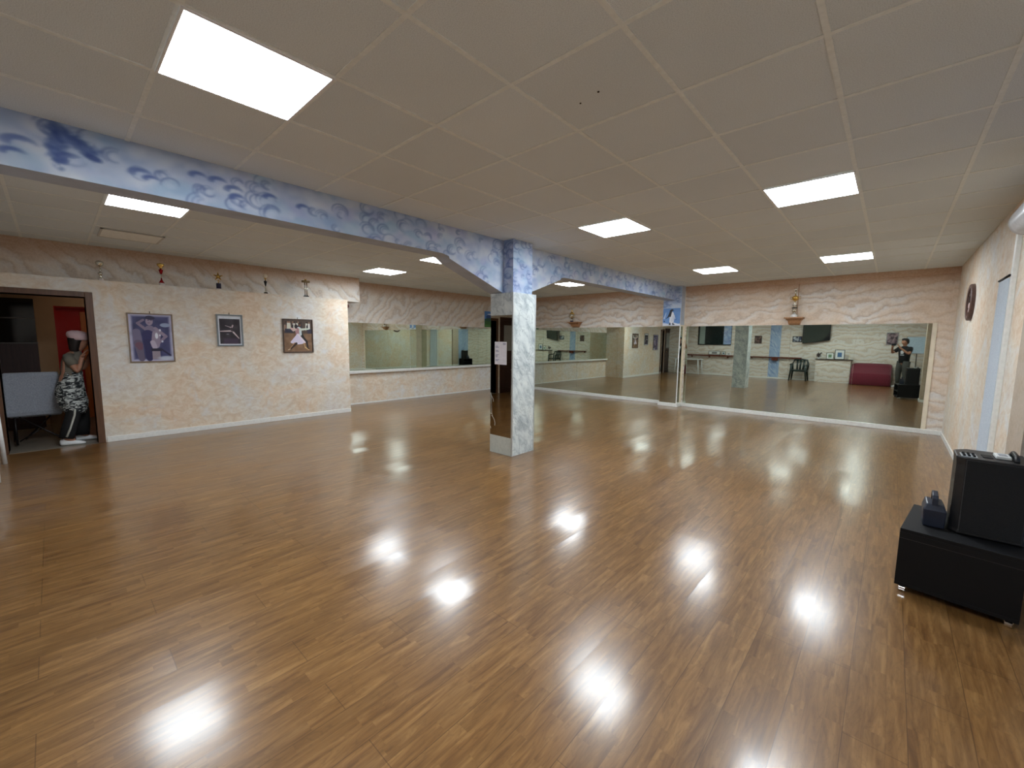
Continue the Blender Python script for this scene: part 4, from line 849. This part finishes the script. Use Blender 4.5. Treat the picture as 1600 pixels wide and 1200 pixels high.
for x in (-.10, 0, .10): m.tube([(-2.76 + x, -.83, .44), (-2.76 + x * 1.2, -.94, .86)], .03, 8)
m.build('backrest', M_green, ch, smooth=True)
ch.location.y -= 0.13      # clear of the skirting, fully behind the camera's field

# ------------------------------------------------------------------ people helpers
def skin_body(name, pts, edges, mat, parent, sub=2):
    names = list(pts); me = bpy.data.meshes.new(name); org = Vector((0, 0, 0)); q = parent
    while q is not None: org += Vector(q.location); q = q.parent
    me.from_pydata([tuple(Vector(pts[n_][0]) - org) for n_ in names], [(names.index(a), names.index(b_)) for a, b_ in edges], []); me.materials.append(mat)
    o = bpy.data.objects.new(name, me); COL.objects.link(o); o.parent = parent
    sk_ = o.modifiers.new('skin', 'SKIN'); sk_.use_smooth_shade = True
    for i, n_ in enumerate(names):
        r = pts[n_][1]; me.skin_vertices[0].data[i].radius = (r, r) if not isinstance(r, tuple) else r
        me.skin_vertices[0].data[i].use_root = (i == 0)
    s_ = o.modifiers.new('sub', 'SUBSURF'); s_.levels = sub; s_.render_levels = sub
    return o
def hand(pts, edges, base, d, side, nrm, pre, s=1.0, curl=.5):
    """five fingers rooted in the palm; d: finger direction, side: across the palm towards the thumb, nrm: palm normal"""
    d, side, nrm, base = Vector(d).normalized(), Vector(side).normalized(), Vector(nrm).normalized(), Vector(base)
    pts[pre + 'palm'] = (tuple(base + d * .045 * s), .026 * s)
    for i, (off, ln) in enumerate(((-.030, .055), (-.010, .068), (.010, .074), (.030, .066))):
        root = base + d * .085 * s + side * off * s; mid = root + (d * (1 - curl * .3) + nrm * curl * .5).normalized() * ln * .5 * s; tip = mid + (d * (1 - curl) + nrm * curl * 1.2).normalized() * ln * .5 * s
        for nm, p_, r in (('a', root, .0095), ('b', mid, .0088), ('c', tip, .0075)): pts[f'{pre}f{i}{nm}'] = (tuple(p_), r * s)
        edges += [(pre + 'palm', f'{pre}f{i}a'), (f'{pre}f{i}a', f'{pre}f{i}b'), (f'{pre}f{i}b', f'{pre}f{i}c')]
    t0 = base + d * .03 * s + side * .036 * s; t1 = t0 + (d * .6 + side * .6 + nrm * .3).normalized() * .035 * s; t2 = t1 + (d + nrm * .5).normalized() * .026 * s
    for nm, p_, r in (('ta', t0, .012), ('tb', t1, .0105), ('tc', t2, .0085)): pts[pre + nm] = (tuple(p_), r * s)
    edges += [(pre + 'palm', pre + 'ta'), (pre + 'ta', pre + 'tb'), (pre + 'tb', pre + 'tc')]
def shoe(x, y, d, name, mat, parent, s=1.0, sole=None):
    d = Vector(d).normalized(); n = Vector((-d.y, d.x, 0)); rs = []
    for u, hw, ht, zt in ((-.085, .030, .0, .085), (-.04, .037, .0, .10), (.02, .038, .0, .085), (.08, .044, .0, .058), (.14, .040, .0, .045), (.175, .022, .0, .028)):
        c = Vector((x, y, 0)) + d * u * s; k_ = []
        for a, zf_ in ((-1, .02), (-1, .55), (-.55, .95), (0, 1.0), (.55, .95), (1, .55), (1, .02), (0, .0)):
            k_.append(tuple(c + n * a * hw * s + Vector((0, 0, .004 + zf_ * zt * s))))
        rs.append(k_)
    return MB().rings(rs).build(name, mat, parent, smooth=True, sub=1)

# ------------------------------------------------------------------ woman in the doorway (faces +Y, leaning by the jamb)
wm = thing('person', (-8.42, .12, 0), 'person in a pink cap and zebra print tunic leaning in the doorway', 'person')
pts = {'pelvis': ((-8.47, .11, .84), (.10, .10)), 'waist': ((-8.475, .13, .98), .088), 'chest': ((-8.48, .17, 1.14), .10), 'neck0': ((-8.49, .21, 1.27), .05), 'neck': ((-8.49, .235, 1.32), .04), 'jaw': ((-8.49, .27, 1.375), .06), 'head': ((-8.49, .265, 1.44), .082), 'crown': ((-8.49, .25, 1.50), .055), 'nose': ((-8.49, .36, 1.41), .012),
       'hipR': ((-8.40, .09, .80), .085), 'kneeR': ((-8.35, .13, .45), .055), 'ankR': ((-8.30, .02, .10), .036), 'toeR': ((-8.29, .12, .045), .03),
       'hipL': ((-8.55, .10, .80), .085), 'kneeL': ((-8.58, .20, .45), .055), 'ankL': ((-8.56, .17, .10), .036), 'toeL': ((-8.56, .26, .045), .03),
       'shR': ((-8.37, .12, 1.22), .048), 'elR': ((-8.315, .20, 1.00), .036), 'wrR': ((-8.37, .255, 1.19), .026),
       'shL': ((-8.60, .18, 1.22), .048), 'elL': ((-8.60, .27, 1.02), .036), 'wrL': ((-8.56, .33, 1.18), .026)}
ed = [('pelvis', 'waist'), ('waist', 'chest'), ('chest', 'neck0'), ('neck0', 'neck'), ('neck', 'jaw'), ('jaw', 'head'), ('head', 'crown'), ('jaw', 'nose'), ('pelvis', 'hipR'), ('hipR', 'kneeR'), ('kneeR', 'ankR'), ('ankR', 'toeR'), ('pelvis', 'hipL'), ('hipL', 'kneeL'), ('kneeL', 'ankL'), ('ankL', 'toeL'), ('chest', 'shR'), ('shR', 'elR'), ('elR', 'wrR'), ('chest', 'shL'), ('shL', 'elL'), ('elL', 'wrL'), ('wrR', 'Rpalm'), ('wrL', 'Lpalm')]
hand(pts, ed, (-8.37, .255, 1.19), (0, .35, 1), (1, 0, 0), (0, 1, 0), 'R', .95, .5); hand(pts, ed, (-8.56, .33, 1.18), (0, .2, 1), (-1, 0, 0), (0, .5, .2), 'L', .9, .6)
skin_body('body', pts, ed, M_skin, wm)
m = MB(); m.ell_loft([(-8.49, .215, 1.24, .062, .04), (-8.49, .195, 1.32, .07, .055), (-8.49, .21, 1.41, .090, .075), (-8.49, .225, 1.47, .09, .09), (-8.49, .24, 1.52, .06, .07)], 20, .03); m.build('hair', M_hair, wm, smooth=True)
m = MB(); m.ell_loft([(-8.49, .262, 1.445, .100, .106), (-8.49, .262, 1.465, .106, .113), (-8.49, .25, 1.50, .108, .120), (-8.49, .24, 1.535, .098, .112), (-8.49, .225, 1.565, .07, .085), (-8.49, .215, 1.58, .02, .03)], 24, .01, 5); m.build('cap', flat('pale_pink_cloth', rgb(216, 186, 190), .85), wm, smooth=True)
m = MB()
for s_ in (-1, 1): m.ball((-8.49 + s_ * .03, .335, 1.425), .010, 8, 6)
m.build('eyes', flat('eye_dark', rgb(20, 16, 14), .3), wm, smooth=True)
m = MB(); m.ell_loft([(-8.475, .13, .90, .125, .12), (-8.478, .145, 1.02, .118, .105), (-8.482, .165, 1.14, .145, .115), (-8.487, .175, 1.22, .15, .10), (-8.49, .20, 1.275, .075, .065), (-8.49, .21, 1.295, .055, .05)], 28, .012)
m.tube([(-8.40, .135, 1.235), (-8.36, .14, 1.17), (-8.335, .17, 1.10)], [.062, .062, .058], 14); m.tube([(-8.58, .18, 1.235), (-8.61, .21, 1.17), (-8.615, .25, 1.1)], [.062, .062, .058], 14); m.build('t_shirt', flat('grey_olive_cotton', rgb(108, 104, 94), .9), wm, smooth=True)
m = MB(); m.ell_loft([(-8.45, .15, .42, .16, .10), (-8.455, .14, .48, .185, .13), (-8.46, .13, .58, .195, .155), (-8.465, .115, .72, .19, .15), (-8.475, .13, .86, .165, .13), (-8.478, .145, .96, .125, .112), (-8.478, .15, 1.0, .122, .11)], 32, .025); m.build('tunic', mat_zebra(), wm, smooth=True)
M_trous = flat('black_cotton', rgb(16, 16, 18), .85)
m = MB(); m.tube([(-8.41, .10, .80), (-8.39, .12, .6), (-8.345, .13, .45), (-8.32, .07, .25), (-8.30, .03, .10)], [.085, .085, .078, .076, .075], 16); m.tube([(-8.54, .10, .80), (-8.56, .16, .6), (-8.58, .21, .45), (-8.57, .20, .25), (-8.56, .18, .09)], [.085, .085, .08, .085, .088], 16); o = m.build('trousers', M_trous, wm, smooth=True)
MB().tube([(-8.272, .14, .5), (-8.262, .13, .42), (-8.242, .08, .25), (-8.226, .035, .13)], [.012] * 4, 6).build('side_stripe', flat('pale_stripe', rgb(176, 176, 168), .8), o, smooth=True)
M_shoe = flat('white_sneaker', rgb(216, 218, 220), .5)
shoe(-8.30, .045, (.15, 1, 0), 'shoe', M_shoe, wm); shoe(-8.56, .20, (0, 1, 0), 'shoe', M_shoe, wm)

# ------------------------------------------------------------------ man taking the photograph (only seen in the mirror)
A = YAW; ca, sa = math.cos(A), math.sin(A); B0 = Vector((.335, -.37, 0))
def LW(x, y, z): return (B0.x + x * ca - y * sa, B0.y + x * sa + y * ca, z)
mn = thing('person', tuple(B0), 'person in a black t-shirt and grey trousers holding a phone, reflected in the mirror', 'person')
lp = {'pelvis': ((0, 0, .92), (.12, .12)), 'waist': ((0, .0, 1.06), .105), 'chest': ((0, .01, 1.27), .125), 'neck0': ((0, .01, 1.44), .06), 'neck': ((0, .02, 1.50), .05), 'jaw': ((0, .06, 1.565), .062), 'head': ((0, .045, 1.64), .088), 'crown': ((0, .03, 1.70), .06), 'nose': ((0, .145, 1.60), .012),
      'hipR': ((.10, 0, .88), .095), 'kneeR': ((.12, .04, .48), .06), 'ankR': ((.13, -.02, .09), .04), 'toeR': ((.15, .10, .045), .035),
      'hipL': ((-.10, 0, .88), .095), 'kneeL': ((-.13, .03, .48), .06), 'ankL': ((-.15, -.03, .09), .04), 'toeL': ((-.18, .09, .045), .035),
      'shR': ((.20, .0, 1.40), .056), 'elR': ((.29, .17, 1.20), .042), 'wrR': ((.13, .35, 1.42), .03), 'shL': ((-.20, .0, 1.40), .056), 'elL': ((-.30, .16, 1.22), .042), 'wrL': ((-.14, .35, 1.42), .03)}
hand(lp, (ed2 := []), (.13, .35, 1.42), (-.35, .35, .9), (-.5, -.6, .2), (-.6, .3, 0), 'R', .95, .45); hand(lp, ed2, (-.14, .35, 1.42), (.35, .35, .9), (.5, -.6, .2), (.6, .3, 0), 'L', .95, .45)
lp = {k_: (LW(*v[0]), v[1]) for k_, v in lp.items()}
ed = [('pelvis', 'waist'), ('waist', 'chest'), ('chest', 'neck0'), ('neck0', 'neck'), ('neck', 'jaw'), ('jaw', 'head'), ('head', 'crown'), ('jaw', 'nose'), ('pelvis', 'hipR'), ('hipR', 'kneeR'), ('kneeR', 'ankR'), ('ankR', 'toeR'), ('pelvis', 'hipL'), ('hipL', 'kneeL'), ('kneeL', 'ankL'), ('ankL', 'toeL'), ('chest', 'shR'), ('shR', 'elR'), ('elR', 'wrR'), ('chest', 'shL'), ('shL', 'elL'), ('elL', 'wrL'), ('wrR', 'Rpalm'), ('wrL', 'Lpalm')] + ed2
skin_body('body', lp, ed, M_skin, mn)
def L2(m): m.v = [LW(*v) for v in m.v]; return m
m = MB().ell_loft([(0, -.01, 1.55, .075, .06), (0, .0, 1.62, .098, .088), (0, .02, 1.69, .10, .105), (0, .03, 1.73, .085, .095), (0, .03, 1.755, .04, .05)], 20, .03); L2(m).build('hair', M_hair, mn, smooth=True)
m = MB(); m.ball((-.035, .125, 1.63), .01, 8, 6); m.ball((.035, .125, 1.63), .01, 8, 6); L2(m).build('eyes', flat('eye_dark', rgb(20, 16, 14)), mn, smooth=True)
m = MB(); m.ell_loft([(0, 0, .88, .175, .125), (0, 0, 1.02, .165, .12), (0, .0, 1.2, .185, .135), (0, .0, 1.36, .215, .13), (0, .0, 1.43, .16, .09), (0, .01, 1.475, .07, .065)], 28, .01)
m.tube([(.17, 0, 1.405), (.22, .05, 1.34), (.26, .11, 1.27)], [.075, .07, .062], 14); m.tube([(-.17, 0, 1.405), (-.22, .05, 1.34), (-.27, .10, 1.28)], [.075, .07, .062], 14); sh = L2(m).build('t_shirt', flat('black_cotton_shirt', rgb(14, 14, 17), .85), mn, smooth=True)
m = MB(); m.prism([(-.03, 1.15), (.10, 1.15), (.10, 1.17), (-.03, 1.17)], 1, .132, .14); m.prism([(-.02, 1.2), (.06, 1.2), (.085, 1.25), (.07, 1.31), (.03, 1.33), (-.03, 1.29)], 1, .128, .14); L2(m).build('chest_print', flat('white_print', rgb(206, 208, 214), .7), sh)
m = MB(); m.tube([(.09, 0, .93), (.115, .03, .68), (.12, .04, .48), (.13, .0, .26), (.13, -.02, .09)], [.115, .095, .08, .068, .06], 16); m.tube([(-.09, 0, .93), (-.12, .02, .68), (-.13, .03, .48), (-.145, .0, .26), (-.15, -.03, .09)], [.115, .095, .08, .068, .06], 16); L2(m).build('trousers', flat('grey_green_cotton', rgb(64, 64, 60), .9), mn, smooth=True)
for a in ((.13, -.0, .12), (-.155, -.01, -.22)):
    p_ = LW(a[0], a[1], 0); d_ = Vector(LW(a[0] + a[2], a[1] + 1, 0)) - Vector(p_); shoe(p_[0], p_[1], d_, 'shoe', M_shoe, mn, 1.1)
ph = thing('mobile_phone', LW(-.0, .46, 1.50), 'dark mobile phone held sideways by the man in the mirror', 'phone')
m = MB().box(-.078, .078, .452, .460, 1.485, 1.562); L2(m).build('case', M_blackpl, ph, bevel=.003)

# ------------------------------------------------------------------ hall furniture
hl = thing('added_hall_light', (-9.7, 1.0, 2.2), 'small warm light added to brighten the hall behind the doorway, out of direct view', 'lamp')  # invented light source, added out of view to lift the dim hall
MB().ball((-9.7, 1.0, 2.13), .06).build('globe', mat_emit('added_warm_glow', (1.0, .86, .7), 24.0), hl, smooth=True)
MB().lathe((-9.7, 1.0, 2.18), [(.05, 0), (.05, .02)]).build('base', M_white, hl)
M_cloth = mat_fabric('grey_blue_upholstery', rgb(142, 148, 160), rgb(168, 174, 186), 90)
hc = thing('upholstered_chair', (-8.78, -.22, 0), 'grey blue upholstered chair on thin crossed metal legs inside the doorway', 'chair')
m = MB(); rs = []
for i, (z, w_, dx) in enumerate(((.40, .255, 0), (.46, .262, .0), (.70, .262, -.0), (.95, .258, -.0), (1.0, .25, 0))):
    k_ = .045 if 0 < i < 4 else .03
    rs.append([(-8.70 + dx - k_, -.235 - w_, z), (-8.70 + dx + k_ - .0, -.235 - w_, z), (-8.70 + dx + k_ + .012, -.235, z + .004), (-8.70 + dx + k_, -.235 + w_, z), (-8.70 + dx - k_, -.235 + w_, z), (-8.70 + dx - k_, -.235, z)])
m.rings(rs); m.build('backrest', M_cloth, hc, bevel=.02, seg=3)
bx(-9.2, -8.72, -.48, .02, .38, .48).build('seat', M_cloth, hc, bevel=.03, seg=3)
M_leg = flat('dark_metal_leg', rgb(26, 20, 20), .4, .3)
MB().tube([(-8.66, -.42, .40), (-8.66, -.42, .02)], .012, 8).build('leg', M_leg, hc, smooth=True)
MB().tube([(-8.66, -.38, .40), (-8.70, -.02, .06), (-8.70, .02, .02)], .010, 8).build('leg', M_leg, hc, smooth=True)
MB().tube([(-9.0, -.05, .40), (-9.03, -.36, .03)], .010, 8).build('leg', M_leg, hc, smooth=True)
MB().tube([(-9.0, -.44, .40), (-9.03, -.46, .01)], .011, 8).build('leg', M_leg, hc, smooth=True)
m = MB(); m.tube([(-8.70, -.40, .06), (-8.72, -.16, .23)], .008, 8); m.tube([(-8.66, -.42, .03), (-9.03, -.46, .03)], .008, 8); m.build('brace', M_leg, hc, smooth=True)
bn = thing('waste_bin', (-9.45, -.0, 0), 'small beige waste bin behind the doorway chair', 'bin')
MB().lathe((-9.45, -.0, 0.0), [(.085, .0), (.10, .02), (.13, .36), (.135, .37)], 24).build('bucket', flat('beige_plastic', rgb(150, 122, 88), .5), bn, smooth=False)
cbn = thing('hall_cabinet', (-10.3, -.65, 0), 'tall dark cabinet with black glass doors seen through the doorway', 'cabinet')
bx(HX, -10.2, -1.3, -.17, 0, 1.37).build('lower_body', mat_wood('dark_plum_wood', rgb(54, 36, 36), rgb(70, 48, 46), .5), cbn)
bx(HX, -10.2, -1.3, -.17, 1.39, 1.76).build('glass_door', flat('black_glass', rgb(8, 9, 10), .1), cbn); bx(HX, -10.2, -1.3, -.17, 1.78, 2.08).build('upper_door', flat('black_glass', rgb(8, 9, 10)), cbn)
bx(HX, -10.19, -1.3, -.165, 1.37, 1.39).build('shelf_edge', flat('grey_edge', rgb(96, 90, 88), .4), cbn); bx(HX, -10.195, -1.3, -.17, 1.76, 1.78).build('shelf_edge', flat('grey_edge', rgb(96, 90, 88)), cbn)
